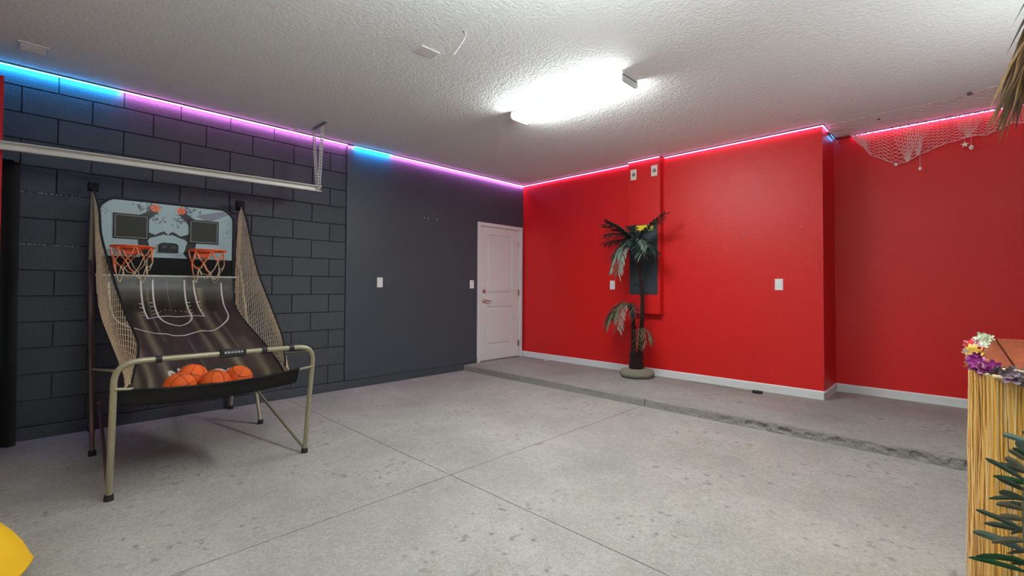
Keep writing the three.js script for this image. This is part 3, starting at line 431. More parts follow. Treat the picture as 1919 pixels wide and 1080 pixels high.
  k.fillStyle = '#a9c4cb'; k.fillRect(0, 0, 1024, 508);
  for (let i = 0; i < 160; i++) { k.fillStyle = `rgba(${120 + rnd() * 110},${150 + rnd() * 80},${160 + rnd() * 80},${0.10 + rnd() * 0.18})`; k.fillRect(rnd() * 1024, rnd() * 508, 20 + rnd() * 120, 3 + rnd() * 14); }
  const splat = (x, y, s, n, col) => { k.fillStyle = col; for (let i = 0; i < n; i++) { const a = rnd() * 6.283, d = s * Math.sqrt(rnd()), w = s * (0.08 + 0.25 * rnd()) * (1.15 - d / s); k.fillRect(x + Math.cos(a) * d - w / 2, y + Math.sin(a) * d * 0.9 - w / 2, w * (1 + rnd()), w); } };
  k.fillStyle = 'rgba(120,118,135,.75)'; k.beginPath(); k.moveTo(UX(4.60), UY(1.84)); k.lineTo(UX(4.36), UY(1.91)); k.lineTo(UX(4.29), UY(1.90)); k.lineTo(UX(4.50), UY(1.79)); k.closePath(); k.fill();
  const CXm = 512 - 26;
  for (const sgn of [-1, 1]) { const Xm = (d) => CXm + sgn * d, fig = (pts, col = '#0d1012') => { k.fillStyle = col; k.beginPath(); pts.forEach(([x, y], i) => (i ? k.lineTo(Xm(x), y) : k.moveTo(Xm(x), y))); k.closePath(); k.fill(); };
    splat(Xm(118), 70, 78, 70, '#5b5a6c'); splat(Xm(85), 150, 60, 30, '#5f6e7c'); splat(Xm(60), 180, 70, 14, '#55606c'); splat(Xm(210), 50, 70, 14, '#5c6068'); splat(Xm(455), 110, 60, 16, '#8b9aa0'); splat(Xm(470), 250, 60, 14, '#8b9aa0');
    fig([[74, 84], [90, 108], [116, 136], [142, 168], [150, 180], [160, 200], [165, 260], [150, 280], [120, 290], [95, 300], [60, 275], [30, 262], [2, 290], [8, 300], [30, 290], [52, 300], [90, 318], [130, 330], [150, 352], [140, 390], [132, 430], [118, 455], [128, 475], [150, 508], [200, 508], [215, 400], [225, 300], [225, 140], [190, 118], [158, 98], [120, 62]]);
    const bxp = Xm(98), byp = 58; k.fillStyle = '#f0713a'; k.beginPath(); k.arc(bxp, byp, 34, 0, 7); k.fill(); k.strokeStyle = '#b9481c'; k.lineWidth = 4; k.beginPath(); k.moveTo(bxp - 30, byp + 12); k.lineTo(bxp + 30, byp - 12); k.moveTo(bxp - 12, byp - 30); k.lineTo(bxp + 12, byp + 30); k.stroke(); k.beginPath(); k.arc(bxp - 34, byp - 20, 34, -0.3, 1.4); k.stroke(); k.beginPath(); k.arc(bxp + 34, byp + 20, 34, 2.8, 4.5); k.stroke(); }
  const bt = new THREE.CanvasTexture(b2); bt.colorSpace = THREE.SRGBColorSpace; bt.magFilter = THREE.LinearFilter;
  const bb = part('backboard', clean(bg), std({ map: bt, roughness: 0.32 }), t, 'pale blue printed backboard with two dark player silhouettes');
  part('backboard_frame', tube(roundPath([[bx, by0 - 0.16, bz1], [bx, by1 - cut, bz1], [bx, by1, bz1 - cut], [bx, by1, bz0 + cut], [bx, by1 - cut, bz0], [bx, by0 - 0.16, bz0]], 0.03), 0.012, 60), M.black, bb);
  part('lower_band', rbox(bx - 0.015, bx - 0.003, 1.285, by0, bz0 + 0.008, bz1 - 0.008, 0.003), M.blackCloth, bb, 'black band below the printed board');
  for (const [za, zb, ya, yb] of [[4.934, 5.169, 1.592, 1.802], [4.416, 4.649, 1.588, 1.802]]) { const w = part('target_window', rbox(bx, bx + 0.008, ya, yb, za, zb, 0.002), M.window, bb); const q = 0.012, e = 0.004, x0 = bx + 0.0075, x1 = bx + 0.0092;
    part('window_outline', [box(x0, x1, ya + q, ya + q + e, za + q, zb - q), box(x0, x1, yb - q - e, yb - q, za + q, zb - q), box(x0, x1, ya + q, yb - q, za + q, za + q + e), box(x0, x1, ya + q, yb - q, zb - q - e, zb - q)], M.line, w); }
  { const s = new THREE.Shape(); s.moveTo(-0.066, 0); s.lineTo(0.066, 0); s.lineTo(0.066, 0.055); s.quadraticCurveTo(0.06, 0.075, 0.035, 0.076); s.lineTo(-0.035, 0.076); s.quadraticCurveTo(-0.06, 0.075, -0.066, 0.055); s.closePath();
    const sb = part('scoreboard', metric(new THREE.ExtrudeGeometry(s, { depth: 0.02, bevelEnabled: true, bevelThickness: 0.003, bevelSize: 0.003, bevelSegments: 2 }).rotateY(Math.PI / 2).translate(bx, 1.497, 4.795)), M.black, bb); for (const z of [4.81, 4.745]) part('display', box(bx + 0.022, bx + 0.0245, 1.528, 1.553, z, z + 0.035), M.panelGrey, sb); }
  for (const zc of [5.055, 4.535]) { const hr = 0.138, hx = bx + 0.165, hy = 1.515;
    const h = part('hoop', [clean(new THREE.TorusGeometry(hr, 0.0085, 8, 40).rotateX(Math.PI / 2).translate(hx, hy, zc)), rbox(bx, bx + 0.03, hy - 0.055, hy + 0.012, zc - 0.045, zc + 0.045, 0.004), clean(new THREE.ExtrudeGeometry((() => { const q = new THREE.Shape(); q.moveTo(0, -0.1); q.lineTo(0, 0.1); q.lineTo(0.08, 0.045); q.lineTo(0.08, -0.045); q.closePath(); return q; })(), { depth: 0.006, bevelEnabled: false }).rotateX(Math.PI / 2).translate(bx, hy + 0.004, zc)), clean(tube([[bx + 0.005, hy - 0.03, zc - 0.03], [hx - hr * 0.72, hy, zc - 0.09]], 0.006, 1)), clean(tube([[bx + 0.005, hy - 0.03, zc + 0.03], [hx - hr * 0.72, hy, zc + 0.09]], 0.006, 1))], M.hoop, t);
    const sk = []; for (let i = 0; i < 24; i++) { const a = i / 24 * 6.283, q = (d, rad) => V(hx + Math.cos(a) * rad, hy - d, zc + Math.sin(a) * rad); sk.push([q(0.0, hr), q(0.07 + 0.012 * Math.sin(i * 2.1), hr * 0.98)]); }
    const N = 7, NS = (i, j) => { const a = (i + (j % 2) * 0.5) / N * 6.283, d = [0.0, 0.10, 0.18, 0.245][j] * (1 + 0.16 * Math.sin(i * 2.7 + j)), rad = hr * [1, 0.93, 0.74, 0.66][j]; return V(hx + Math.cos(a) * rad, hy - d - (i % 3) * 0.004, zc + Math.sin(a) * rad); }, sg = [];
    for (let j = 0; j < 3; j++) for (let i = 0; i < N; i++) { const o = j % 2 ? 1 : 0; for (const d of [o - 1, o]) { const A = NS(i, j), B = NS(i + d, j + 1), mid = A.clone().lerp(B, 0.5); mid.y -= 0.018; sg.push([A, mid], [mid, B]); } }
    part('hoop_net', strings(sg, 0.0034), M.netCream, h, 'cream cord net'); part('upper_net', strings(sg.slice(0, 40).filter((_, i) => i % 1 === 0).map(([a, b]) => [a.clone().add(V(0.004, 0, 0.004)), b.clone().add(V(0.004, 0, 0.004))]), 0.0036), M.hoop, h, 'orange upper cords of the net'); }

  // balls resting in the pit
  const seamGeo = () => { const q = 0.0883, a = []; for (const [rx, ry] of [[0, 0], [Math.PI / 2, 0]]) a.push(clean(new THREE.TorusGeometry(q, 0.0014, 5, 40).rotateX(rx).rotateY(ry))); for (const s of [-1, 1]) { const p = []; for (let i = 0; i <= 40; i++) { const f = i / 40 * 6.283; p.push(V(s * (0.055 + 0.02 * Math.cos(2 * f)), Math.cos(f), Math.sin(f)).setX(0).normalize().multiplyScalar(1).setX(s * (0.75 + 0.2 * Math.cos(2 * f))).normalize().multiplyScalar(q)); } a.push(clean(new THREE.TubeGeometry(new Poly(p), 40, 0.0016, 5))); } return mergeGeometries(a); };
  const sg = seamGeo(), bgeo = new THREE.SphereGeometry(0.088, 36, 24);
  const balls = [[1.735, 4.965, 'orange toy basketball at the near left of the black pit', [0.3, 0.4, 0.2]], [1.585, 4.872, 'orange toy basketball at the back of the pit, peeping out between two others', [1.2, 0.3, 0.4]], [1.755, 4.78, 'orange toy basketball in the front middle of the pit, dark seams facing out', [1.5, 0.2, 0.5]], [1.66, 4.625, 'orange toy basketball furthest right in the pit, beside the empty end', [0.2, 1.1, 0.9]]];
  for (const [x, z, label, rot] of balls) { const b = thing('basketball', label, 'ball', [0, 0, 0], 'toy basketballs in the arcade game'); b.userData.base = undefined; 
    const u = (5.22 - z) / 0.95; let best = -9; for (let v = 0.6; v <= 0.98; v += 0.01) for (let du = -0.08; du <= 0.081; du += 0.02) { const p = R(Math.min(1, Math.max(0, u + du)), v), h2 = 0.007744 - (p.x - x) ** 2 - (p.z - z) ** 2; if (h2 > 0) best = Math.max(best, p.y + Math.sqrt(h2)); }
    b.position.set(x, best + 0.002, z); b.rotation.set(...rot); const o = new THREE.Mesh(bgeo, M.ball); o.name = 'ball_skin'; b.add(o); const s = new THREE.Mesh(sg, M.seam); s.name = 'seam'; b.add(s); o.castShadow = s.castShadow = true; }
}

// ---------- palm fronds ----------
function frond(base, az, len, rise, droop, n, leafLen, w, twist = 0, bush = 1) {   // feather frond: stem plus paired leaflets
  const pts = []; for (let i = 0; i <= 8; i++) { const s = i / 8; pts.push(V(base.x + Math.cos(az) * len * s * (1 - 0.25 * droop * s), base.y + len * (rise * s - droop * s * s), base.z + Math.sin(az) * len * s * (1 - 0.25 * droop * s))); }
  const cv = new THREE.CatmullRomCurve3(pts), geos = [clean(new THREE.TubeGeometry(cv, 10, 0.0042, 5))], pos = [], sideV = V(-Math.sin(az), 0, Math.cos(az));
  for (let i = 0; i < n; i++) { const s = 0.12 + 0.88 * i / (n - 1), p = cv.getPointAt(s), tg = cv.getTangentAt(s), L = leafLen * (0.55 + 0.9 * s * (1.25 - s) * 1.2) * rr(0.85, 1.1);
    for (const sd of [-1, 1]) { const sv = sideV.clone().multiplyScalar(sd), d = sv.clone().multiplyScalar(0.75).addScaledVector(tg, 0.72).add(V(0, 0.12 + twist + rr(-0.5, 0.35) * bush, 0)).normalize(), wv = d.clone().cross(V(0, 1, 0)).normalize().multiplyScalar(w / 2), q = (t, k) => p.clone().addScaledVector(d, L * t).add(V(0, -L * 0.28 * t * t, 0)).addScaledVector(wv, k).add(V(0, Math.abs(k) * 0.004, 0));
      const row = [[0, 0.45], [0.4, 1], [0.78, 0.8], [1, 0.08]]; for (let j = 0; j < 3; j++) { const [t0, a] = row[j], [t1, b] = row[j + 1]; for (const e of [-1, 1]) { const A = q(t0, 0), B = q(t1, 0), C = q(t0, e * a), D = q(t1, e * b); for (const v of e > 0 ? [A, C, B, C, D, B] : [A, B, C, C, B, D]) pos.push(v.x, v.y, v.z); } } } }
  const g = new THREE.BufferGeometry(); g.setAttribute('position', new THREE.Float32BufferAttribute(pos, 3)); g.computeVertexNormals(); geos.push(clean(g)); return mergeGeometries(geos);
}
{
  const C = V(2.22, STEP, 0.25), t = thing('artificial_palm_tree', 'artificial palm tree with two trunks on a round stone base by the red wall', 'palm tree', [C.x, STEP, C.z]);
  const prof = [[0.001, 0.001], [0.17, 0.001], [0.205, 0.02], [0.212, 0.05], [0.195, 0.085], [0.15, 0.10], [0.08, 0.104], [0.001, 0.105]].map(([a, b]) => new THREE.Vector2(a, b)), bs = new THREE.LatheGeometry(prof, 40);
  { const p = bs.attributes.position; for (let i = 0; i < p.count; i++) { const x = p.getX(i), y = p.getY(i), z = p.getZ(i), a = Math.atan2(z, x), k = 1 + 0.035 * Math.sin(a * 7) * smooth(0.05, 0.15, Math.hypot(x, z)) + 0.02 * Math.sin(a * 13 + 1); p.setXYZ(i, x * k, y, z * k); } bs.computeVertexNormals(); }
  part('base', bs.translate(C.x, STEP, C.z), M.stone, t, 'round mottled stone-look base');
  const pot = new THREE.LatheGeometry([[0.001, 0.09], [0.088, 0.09], [0.092, 0.12], [0.083, 0.2], [0.088, 0.29], [0.07, 0.31], [0.001, 0.31]].map(([a, b]) => new THREE.Vector2(a, b)), 22).translate(C.x - 0.01, STEP, C.z); part('pot', pot, M.bark, t);
  const trunk = (pts, r0, r1, n) => { const cv = new THREE.CatmullRomCurve3(pts.map((p) => V(...p))), rows = [], pos = []; for (let i = 0; i <= n; i++) { const s = i / n, p = cv.getPointAt(s), rad = lerp(r0, r1, s) * (i % 2 ? 1.14 : 0.93), row = []; for (let k = 0; k < 12; k++) { const a = k / 12 * 6.2832; row.push(V(p.x + Math.cos(a) * rad, p.y, p.z + Math.sin(a) * rad)); } rows.push(row); } for (let i = 0; i < n; i++) for (let k = 0; k < 12; k++) { const a = rows[i][k], b = rows[i][(k + 1) % 12], c = rows[i + 1][k], d = rows[i + 1][(k + 1) % 12]; for (const v of [a, c, b, b, c, d]) pos.push(v.x, v.y, v.z); } const g = new THREE.BufferGeometry(); g.setAttribute('position', new THREE.Float32BufferAttribute(pos, 3)); g.computeVertexNormals(); return metric(g); };
  part('trunk', trunk([[2.255, 0.36, 0.25], [2.285, 0.7, 0.25], [2.295, 1.05, 0.25], [2.275, 1.45, 0.28], [2.235, 1.80, 0.32]], 0.028, 0.018, 44), M.bark, t); part('trunk', trunk([[2.165, 0.36, 0.25], [2.17, 0.6, 0.25], [2.16, 0.85, 0.25], [2.135, 1.0, 0.29]], 0.030, 0.022, 20), M.bark, t);
  part('branch_stub', tube([[2.285, 1.25, 0.26], [2.20, 1.247, 0.30]], 0.008, 1), M.bark, t);
  const top = V(2.235, 1.80, 0.325);
  const F = [[3.1, 0.45, 0.22, 0.25, 0], [2.85, 0.42, 0.75, 0.25, 0], [3.2, 0.34, 0.95, 0.3, 1], [2.5, 0.36, 1.0, 0.35, 0], [1.2, 0.32, 0.85, 0.45, 1], [0.25, 0.40, 0.85, 0.25, 0], [0.02, 0.42, 0.95, 0.2, 0], [0.9, 0.30, 0.15, 0.6, 1], [0.1, 0.34, 0.1, 0.55, 0], [2.45, 0.40, 0.2, 1.05, 2], [1.9, 0.38, 0.1, 1.15, 2], [2.9, 0.34, 0.3, 0.8, 0], [1.5, 0.30, 0.5, 0.6, 1], [0.5, 0.33, 0.45, 0.7, 2], [2.7, 0.40, 0.6, 0.45, 1], [0.35, 0.28, 0.4, 0.9, 0], [2.6, 0.36, 0.9, 0.2, 0], [2.95, 0.38, 0.95, 0.2, 0], [2.2, 0.3, 0.2, 0.9, 2], [0.7, 0.28, 0.1, 0.8, 2]];
  for (const [az, len, rise, droop, m] of F) part('frond', frond(top.clone().add(V(0, rr(-0.02, 0.02), 0)), az, len, rise, droop, 30, 0.13, 0.013), [M.leaf, M.leaf, M.leafPale][m], t);
  const s2 = V(2.135, 1.0, 0.29);
  for (const [az, len, rise, droop, m] of [[2.9, 0.40, 0.15, 0.75, 0], [2.3, 0.42, 0.3, 1.0, 1], [1.6, 0.40, 0.25, 1.1, 2], [1.9, 0.36, 0.45, 1.0, 1], [0.7, 0.30, 0.3, 0.8, 0], [3.05, 0.34, 0.4, 1.0, 1]]) part('frond', frond(s2, az, len * 0.92, rise, droop, 24, 0.12, 0.012), [M.leaf, M.leafOlive, M.leafPale][m], t);
  for (const [az, len, rise, droop] of [[0.5, 0.20, 0.2, 1.1], [1.3, 0.22, 0.2, 1.2], [0.0, 0.22, 0.3, 1.0]]) part('frond', frond(V(2.275, 0.70, 0.27), az, len, rise, droop, 9, 0.10, 0.012), M.leafOlive, t);
}

// ---------- fishing net with shells ----------
{
  const t = thing('fishing_net', 'pale fishing net swagged from the ceiling over the alcove wall', 'net', [4.9, 2.75, -0.4]);
  const hem = [[4.34, 2.87], [4.42, 2.76], [4.55, 2.60], [4.70, 2.505], [4.80, 2.495], [4.86, 2.53], [4.93, 2.575], [5.05, 2.61], [5.17, 2.645], [5.26, 2.655], [5.34, 2.645], [5.43, 2.675], [5.52, 2.71], [5.75, 2.72]];
  const hy = (x) => { let i = 1; while (i < hem.length - 1 && hem[i][0] < x) i++; const [a, b] = hem[i - 1], [c, d] = hem[i], q = (x - a) / (c - a); return lerp(b, d, q * q * (3 - 2 * q) * 0.4 + q * 0.6); };
  const S = (u, v) => { const x0 = 4.18 + u * 1.6, gather = 0.03 * Math.sin(u * 40) + 0.02 * Math.sin(u * 83 + 1);
    if (v < 0.42) { const q = v / 0.42, x = lerp(x0, 4.34 + u * 1.42, q * q); return V(x, H - 0.012 - 0.035 * Math.sin(q * Math.PI) * (0.5 + 0.5 * n16(u, 0.2)), lerp(-0.06 + 0.2 * u + 0.03 * Math.sin(u * 9), REC_Z + 0.055, q)); }
    const q = (v - 0.42) / 0.58, x = 4.34 + u * 1.42 + gather * q * 0.6 * Math.sin(q * 3), yb = hy(4.34 + u * 1.42); return V(x, lerp(H - 0.014, yb, q), REC_Z + 0.055 + 0.06 * Math.sin(q * 3.1) * (0.5 + n16(u * 0.8, 0.5)) + gather * q); };
  part('mesh_netting', strings(diamond(S, 44, 34), 0.0024), M.fishnet, t);
  const e = [], e2 = []; for (let k = 0; k <= 60; k++) { e.push(S(k / 60, 1)); e2.push(S(k / 60, 0)); } part('edge_rope', [tube(e, 0.0035, 90, 5), tube(e2, 0.0028, 90, 5)], M.fishnet, t);
  const f2 = []; for (const [u, w] of [[0.39, 0.02], [0.64, 0.02], [0.33, 0.02], [0.08, 0.02]]) for (let k = 0; k < 9; k++) { const p = []; for (let j = 0; j <= 10; j++) p.push(S(u + (k - 4) * w * (1 - j / 11), 0.45 + 0.55 * j / 10)); for (let j = 0; j < 10; j++) f2.push([p[j], p[j + 1]]); } part('gathered_fold', strings(f2, 0.002), M.fishnet, t);
  const ornament = (label, x, yTop, y, kind, z = REC_Z + 0.07) => { const o = thing('shell_ornament', label, 'shell', [x, y, z]); part('string', tube([[x, yTop, z], [x, y + 0.015, z]], 0.0014, 1, 5), M.fishnet, o);
    if (kind === 'star') { const s = new THREE.Shape(); for (let k = 0; k < 10; k++) { const a = k / 10 * 6.2832 + 1.571, q = k % 2 ? 0.010 : 0.026; k ? s.lineTo(Math.cos(a) * q, Math.sin(a) * q) : s.moveTo(Math.cos(a) * q, Math.sin(a) * q); } s.closePath(); part('starfish', clean(new THREE.ExtrudeGeometry(s, { depth: 0.004, bevelEnabled: true, bevelSize: 0.003, bevelThickness: 0.004, bevelSegments: 2 }).translate(x, y, z - 0.002)), M.shell, o); }
    else part('shell', new THREE.LatheGeometry((kind === 'cone' ? [[0.001, -0.03], [0.014, -0.02], [0.018, -0.005], [0.012, 0.012], [0.001, 0.018]] : [[0.001, -0.02], [0.012, -0.016], [0.015, 0], [0.008, 0.012], [0.001, 0.018]]).map(([a, b]) => new THREE.Vector2(a, b)), 12).translate(x, y, z), M.shell, o); };
  ornament('white starfish on a short string below the net, left of a hanging cone shell', 5.225, 2.655, 2.585, 'star'); ornament('white cone shell on a string below the net, beside the starfish', 5.268, 2.65, 2.555, 'cone'); ornament('small pale shell on the longest string under the net', 4.905, 2.57, 2.415, 'drop'); ornament('pale shell at the lowest point of the left net swag', 4.72, 2.50, 2.49, 'drop');
  for (const [x, z, r, label] of [[5.256, 0.06, 0.019, 'larger brown shell caught in the net on the ceiling'], [4.62, -0.18, 0.012, 'smaller brown shell caught in the net near the outer corner']]) { const o = thing('brown_shell', label, 'shell', [x, H - 0.03, z]); const g = new THREE.SphereGeometry(r, 16, 12); const p = g.attributes.position; for (let i = 0; i < p.count; i++) { const a = Math.atan2(p.getZ(i), p.getX(i)); p.setXYZ(i, p.getX(i) * (1 + 0.06 * Math.sin(a * 8)), p.getY(i) * 0.75, p.getZ(i) * (1 + 0.06 * Math.sin(a * 8))); } g.computeVertexNormals(); part('shell_body', g.translate(x, H - r * 0.78, z), M.brownShell, o); }
}

// ---------- tiki bar, lei, thatch, foreground palm ----------
{
  const t = thing('tiki_bar', 'tiki bar counter with wooden top and golden raffia skirt', 'bar', [5.55, 0, 3.4]), TY = 1.0;
  const poly = [[5.277, 2.79], [5.212, 3.42], [5.214, 3.66], [5.246, 3.90], [5.95, 3.95], [5.95, 2.76]];
  const cut = (xa, xb) => { const s = new THREE.Shape(); const clip = []; const P = poly; for (let i = 0; i < P.length; i++) { const a = P[i], b = P[(i + 1) % P.length]; for (const [q] of [[0]]) { const ina = a[0] >= xa && a[0] <= xb; if (ina) clip.push(a); const hits = []; for (const X of [xa, xb]) if ((a[0] - X) * (b[0] - X) < 0) { const f = (X - a[0]) / (b[0] - a[0]); hits.push([f, [X, lerp(a[1], b[1], f)]]); } hits.sort((m, n) => m[0] - n[0]).forEach((h) => clip.push(h[1])); } } clip.forEach(([x, z], i) => (i ? s.lineTo(x, -z) : s.moveTo(x, -z))); s.closePath(); return metric(new THREE.ExtrudeGeometry(s, { depth: 0.032, bevelEnabled: true, bevelThickness: 0.004, bevelSize: 0.003, bevelOffset: -0.003, bevelSegments: 2 }).rotateX(-Math.PI / 2).translate(0, TY - 0.036, 0)); };
  part('top_plank', cut(5.2, 5.2885), M.wood, t); part('top_plank', cut(5.2925, 5.55), M.wood, t); part('top_plank', cut(5.554, 5.96), M.wood, t);
  part('bar_body', box(5.31, 5.93, 0, 0.962, 2.83, 3.86), M.darkWood, t);
  const pts = [[5.36, 2.79], [5.272, 2.82], [5.213, 3.42], [5.214, 3.68], [5.244, 3.915], [5.95, 3.966]], line = new Poly(pts.map(([x, z]) => V(x, 0, z)));
  const strandsGeo = (n, lo, hi, wid, off) => { const pos = []; for (let i = 0; i < n; i++) { const u0 = rnd() * 0.985, p = line.getPoint(u0), yb = rr(lo, hi), w = wid * rr(0.5, 1.2), qq = line.getPoint(Math.min(1, u0 + 0.01)).sub(p), ang = Math.atan2(qq.z, qq.x) + rr(-0.5, 0.5), o = rr(-off, off), o2 = rr(-off, off), dx = Math.cos(ang) * w, dz = Math.sin(ang) * w, K = 5, c = []; for (let k = 0; k <= K; k++) { const s = k / K; c.push(V(p.x + o2 * 0.4 + o * s + 0.004 * Math.sin(s * 7 + i), lerp(0.985, yb, s), p.z + o2 * 0.4 + o2 * s)); } for (let k = 0; k < K; k++) { const a = c[k], b = c[k + 1]; for (const [v, e] of [[a, -1], [b, -1], [a, 1], [a, 1], [b, -1], [b, 1]]) pos.push(v.x + dx * e, v.y, v.z + dz * e); } } const g = new THREE.BufferGeometry(); g.setAttribute('position', new THREE.Float32BufferAttribute(pos, 3)); g.computeVertexNormals(); return g; };
  const backing = surface((u, v) => { const p = line.getPoint(u); return V(p.x + 0.02, lerp(0.962, 0.06, v), p.z - 0.022 * (u > 0.6 ? 1 : 0)); }, 60, 2, 0.004); part('skirt_backing', backing, M.raffia, t);
  const s1 = part('raffia_skirt', strandsGeo(2600, 0.03, 0.12, 0.0022, 0.012), M.raffia, t); s1.userData.kind = 'stuff'; const s2 = part('raffia_strands', strandsGeo(1500, 0.02, 0.3, 0.0014, 0.016), M.raffiaPale, t); s2.userData.kind = 'stuff';
  part('cord_trim', tube(pts.map(([x, z]) => V(x - 0.004, 0.984, z + 0.004)), 0.006, 60, 6), M.netCream, t);
}
{ // lei lying along the edge of the bar top
  const t = thing('flower_lei', 'flower lei of pale, pink, red, yellow and purple blossoms on the bar edge', 'lei', [5.225, 1.0, 3.7]);
  const cols = { pale: [0.62, 0.72, 0.50], white: [0.85, 0.72, 0.70], pink: [0.85, 0.35, 0.42], red: [0.80, 0.03, 0.02], yellow: [0.90, 0.62, 0.12], purple: [0.28, 0.015, 0.20], mauve: [0.50, 0.20, 0.36], grey: [0.20, 0.15, 0.17] }, mats = {}; for (const k in cols) mats[k] = std({ color: rgb(...cols[k]), roughness: 0.7, side: THREE.DoubleSide });
  const flower = (r) => { const pos = []; for (let k = 0; k < 6; k++) { const a = k / 6 * 6.2832 + rr(-0.2, 0.2), tip = rr(0.2, 0.6), d = V(Math.cos(a), 0, Math.sin(a)), s = V(-Math.sin(a), 0, Math.cos(a)), q = (t, w, h) => d.clone().multiplyScalar(r * t).addScaledVector(s, r * w).add(V(0, r * h, 0)), A = q(0.05, 0, 0), B = q(0.5, 0.34, 0.12), C = q(0.5, -0.34, 0.12), D = q(1, 0.16, tip), E = q(1, -0.16, tip), F = q(0.55, 0, 0.02); for (const v of [A, B, F, A, F, C, B, D, F, F, E, C, F, D, E]) pos.push(v.x, v.y, v.z); } const g = new THREE.BufferGeometry(); g.setAttribute('position', new THREE.Float32BufferAttribute(pos, 3)); g.computeVertexNormals(); return g; };
  const run = new Poly([[5.268, 2.86], [5.228, 3.30], [5.218, 3.55], [5.222, 3.78], [5.232, 3.85], [5.262, 3.91], [5.31, 3.935], [5.40, 3.945]].map(([x, z]) => V(x, 0, z)));
  part('lei_cord', tube(run.p.map((p) => V(p.x, 1.004, p.z)), 0.003, 60, 5), M.netCream, t);
  const seq = (s) => s < 0.30 ? 'pale' : s < 0.42 ? (rnd() < 0.5 ? 'white' : 'pale') : s < 0.52 ? (rnd() < 0.5 ? 'pink' : 'white') : s < 0.60 ? (rnd() < 0.5 ? 'red' : 'white') : s < 0.68 ? (rnd() < 0.7 ? 'yellow' : 'white') : s < 0.86 ? (rnd() < 0.7 ? 'purple' : 'mauve') : (rnd() < 0.5 ? 'grey' : 'purple');
  for (let i = 0; i < 90; i++) { const s = Math.pow(i / 89, 0.8), p = run.getPoint(s), g = flower(rr(0.016, 0.022)); g.rotateX(rr(-1.2, 1.2)).rotateZ(rr(-1.2, 1.2)); g.translate(p.x + rr(-0.012, 0.01), 1.008 + rr(-0.012, 0.012) - (s > 0.62 ? rr(0, 0.03) : 0), p.z + rr(-0.01, 0.014) + (s > 0.62 ? 0.01 : 0)); part('blossom', g, mats[seq(s)], t); }
}
{ // thatch roof corner over the bar, fixed to a beam under the ceiling
  const t = thing('thatch_awning', 'brown dried palm thatch hanging from the awning above the bar', 'thatch', [5.6, 2.4, 3.0]);
  part('support_beam', [rbox(5.50, 5.58, 2.05, H, 2.55, 2.63, 0.004), rbox(5.50, 5.58, 2.60, 2.68, 2.55, 4.0, 0.004), rbox(5.50, 5.58, 2.05, H, 3.92, 4.0, 0.004)], M.darkWood, t);
  const mats = [M.thatch, M.thatch2 ||= std({ color: rgb(0.18, 0.095, 0.026), roughness: 0.75, side: THREE.DoubleSide }), M.thatch3 ||= std({ color: rgb(0.06, 0.035, 0.02), roughness: 0.85, side: THREE.DoubleSide })], bun = [[], [], []];
  for (let i = 0; i < 900; i++) { const s = rnd(), z = lerp(2.5, 3.2, rnd()), a = V(lerp(5.56, 5.41, s) + rr(-0.02, 0.02), lerp(2.72, 2.16, s), z), L = rr(0.16, 0.34), d = V(-0.32 + rr(-0.22, 0.18), -1, rr(-0.2, 0.2)).normalize(), w = rr(0.003, 0.008), q = V(rr(-1, 1), 0, rr(-1, 1)).normalize().multiplyScalar(w), m = a.clone().addScaledVector(d, L * 0.6), e = a.clone().addScaledVector(d, L).add(V(0.02 * rnd(), -0.02, 0)); const T = [a.clone().sub(q), m.clone().sub(q), a.clone().add(q), a.clone().add(q), m.clone().sub(q), m.clone().add(q), m.clone().sub(q), e, m.clone().add(q)]; T.forEach((v) => bun[i % 7 < 3 ? 0 : i % 7 < 5 ? 1 : 2].push(v.x, v.y, v.z)); }
  bun.forEach((b, i) => { const g = new THREE.BufferGeometry(); g.setAttribute('position', new THREE.Float32BufferAttribute(b, 3)); g.computeVertexNormals(); const o = part('thatch_strands', g, mats[i], t); o.userData.kind = 'stuff'; });
}
